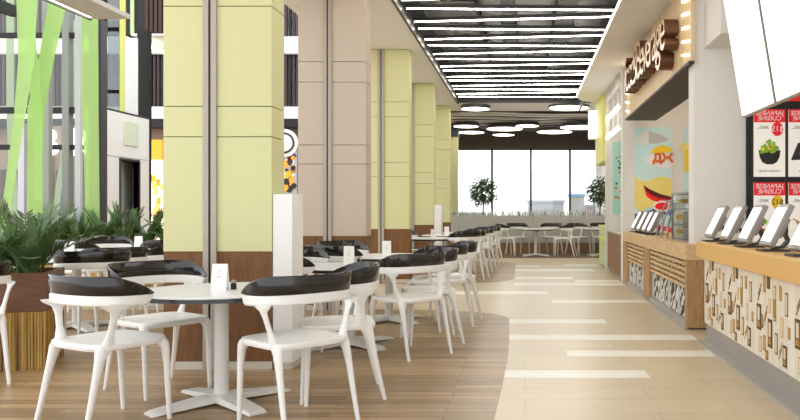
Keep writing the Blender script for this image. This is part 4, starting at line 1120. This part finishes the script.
# --- menu boards behind it (the photograph is mirrored: so is the lettering)
mb = thing('menu_board', 'black board behind the orange counter carrying menu posters', 'menu board', (0, 7.54, 0))
q = MB(); q.box(2.145, 3.29, -0.03, 0.018, 0.9, 2.42, 'deep_black'); q.build('backing', mb)
q = MB()
for xx in (2.195, 2.52, 2.85, 3.18):
    q.box(xx-0.012, xx+0.012, -0.036, -0.03, 0.9, 2.2, 'ink')
q.build('divider', mb)
def menu_poster(label, x0, z1, badge, pic_, price, caption):
    W_, H_ = 0.302, 0.65; Y_ = 7.506
    r = thing('menu_poster', label, 'poster', (x0+W_/2, Y_, z1-H_), 0, 'menu posters behind the orange counter')
    q = MB(); q.box(-W_/2, W_/2, -0.012, 0.0, 0, H_, 'glow_paper'); q.build('sheet', r)
    q = MB(); q.box(-W_/2, W_/2, -0.014, -0.012, H_-0.125, H_, 'red'); hd = q.build('header', r)
    for s, z in (('JAPANESE', H_-0.038), ('CUISINE', H_-0.088)):
        text_mesh('lettering', s, 0.062, 0.001, 'white_ink', hd, (0, -0.0155, z), (1,0,0), (0,0,1), mirror=True)
    q = MB(); bx, bz, br = 0.075, H_-0.19, 0.056
    q.prism([(bx+br*math.cos(2*PI*i/28), bz+br*1.2*math.sin(2*PI*i/28)) for i in range(28)], -0.016, -0.012, badge, 'y'); bd = q.build('price_badge', r)
    text_mesh('lettering', price, 0.075, 0.001, 'white_ink' if badge == 'red' else 'ink', bd, (bx, -0.0175, bz), (1,0,0), (0,0,1), mirror=True)
    text_mesh('lettering', '360G...' , 0.042, 0.001, 'ink', r, (-0.065, -0.0135, H_-0.175), (1,0,0), (0,0,1), mirror=True)
    text_mesh('lettering', caption, 0.028, 0.001, 'ink', r, (0, -0.0135, 0.055), (1,0,0), (0,0,1), mirror=True)
    if pic_ == 'salad':
        q = MB(); q.prism([(-0.105,0.255),(-0.095,0.19),(-0.07,0.14),(-0.03,0.12),(0.03,0.12),(0.07,0.14),(0.095,0.19),(0.105,0.255)], -0.016, -0.012, 'bowl', 'y'); q.build('bowl_picture', r)
        q = MB(); rn = random.Random(2)
        for a in range(36):
            cx = rn.uniform(-0.08, 0.08); cz = 0.235+rn.uniform(0, 1)*(0.12-abs(cx)*0.9); s = rn.uniform(0.012, 0.024)
            q.prism([(cx+s*rn.uniform(0.7,1.2)*math.cos(t), cz+s*math.sin(t)) for t in (0,0.9,1.9,2.8,3.7,4.6,5.5)], -0.0165-0.0002*a, -0.0125, 'salad' if a % 4 else 'yellow', 'y')
        q.build('salad_picture', r)
    elif pic_ == 'cone':
        q = MB(); q.prism([(-0.13,0.16),(-0.06,0.33),(0.06,0.30),(0.11,0.17)], -0.016, -0.012, 'ink', 'y'); q.prism([(-0.05,0.22),(0.0,0.28),(0.06,0.23)], -0.018, -0.012, 'cloud_grey', 'y'); q.build('food_picture', r)
    elif pic_ == 'rolls':
        q = MB(); rn = random.Random(5)
        for a in range(14):
            cx, cz, s = rn.uniform(-0.1,0.08), rn.uniform(0.12,0.28), rn.uniform(0.015,0.035)
            q.prism([(cx+s*math.cos(t), cz+s*math.sin(t)) for t in (0,0.9,1.9,2.8,3.7,4.6,5.5)], -0.0165-0.0003*a, -0.0125, rn.choice(['red','salad','ink','salad','maroon']), 'y')
        q.build('food_picture', r)
    else:
        q = MB(); 
        for a in range(3): q.bar((-0.11+0.03*a, -0.014, 0.30-0.03*a), (-0.03+0.03*a, -0.014, 0.26-0.05*a), 0.004, 0.012, 'gold_print')
        q.prism([(-0.1,0.14),(0.1,0.14),(0.08,0.2),(-0.08,0.2)], -0.016, -0.012, 'bowl', 'y'); q.build('food_picture', r)
menu_poster('menu poster with a bowl of green salad', 2.205, 2.12, 'red', 'salad', '$15', 'CHUKKA SALAD')
menu_poster('menu poster with a dark folded snack, beside the salad poster', 2.54, 2.12, 'red', 'cone', '$15', 'ONIGIRI')
menu_poster('menu poster with yellow badge and colourful rolls under the salad poster', 2.205, 1.415, 'yellow', 'rolls', '$12', 'ROLLS')
menu_poster('menu poster with golden sticks, half behind the terminals', 2.54, 1.415, 'yellow', 'sticks', '$12', 'SOUP')
q = MB(); q.box(2.50, 3.28, 7.49, 7.508, 2.2, 2.38, 'red'); o = q.build('red_banner'); tag(o, 'plain red banner along the top of the black menu board', 'banner')

# --- hanging screens
def hanging_screen(label, y0, y1):
    zb, H_ = 1.90, 1.30; xb = 1.77
    t = Vector((-0.16, 0, 1)).normalized(); n = Vector((-1, 0, -0.16)).normalized(); yv = Vector((0,1,0))
    Lh = (y1-y0)/2
    r = thing('hanging_screen', label, 'screen', (xb, (y0+y1)/2, zb), 0, 'white screens hung over the orange counter')
    c = t*H_/2-n*0.03
    q = MB(); q.obox(c, yv, t, n, Lh, H_/2, 0.028, 'profile'); q.build('housing', r, 0.004)
    q = MB(); q.obox(c+n*0.0285, yv, t, n, Lh-0.014, H_/2-0.014, 0.0015, 'screen'); q.build('screen', r)
    q = MB()
    for s in (-1, 1):
        p = t*H_*0.95-n*0.03+yv*s*Lh*0.6; q.tube([p, (p.x, p.y, 3.42-zb)], 0.012, 'steel', 8)
    q.build('hanging_rod', r)
hanging_screen('blank white hanging screen, next to the white wall end', 5.52, 6.34)
hanging_screen('blank white hanging screen cut by the picture edge', 4.67, 5.48)
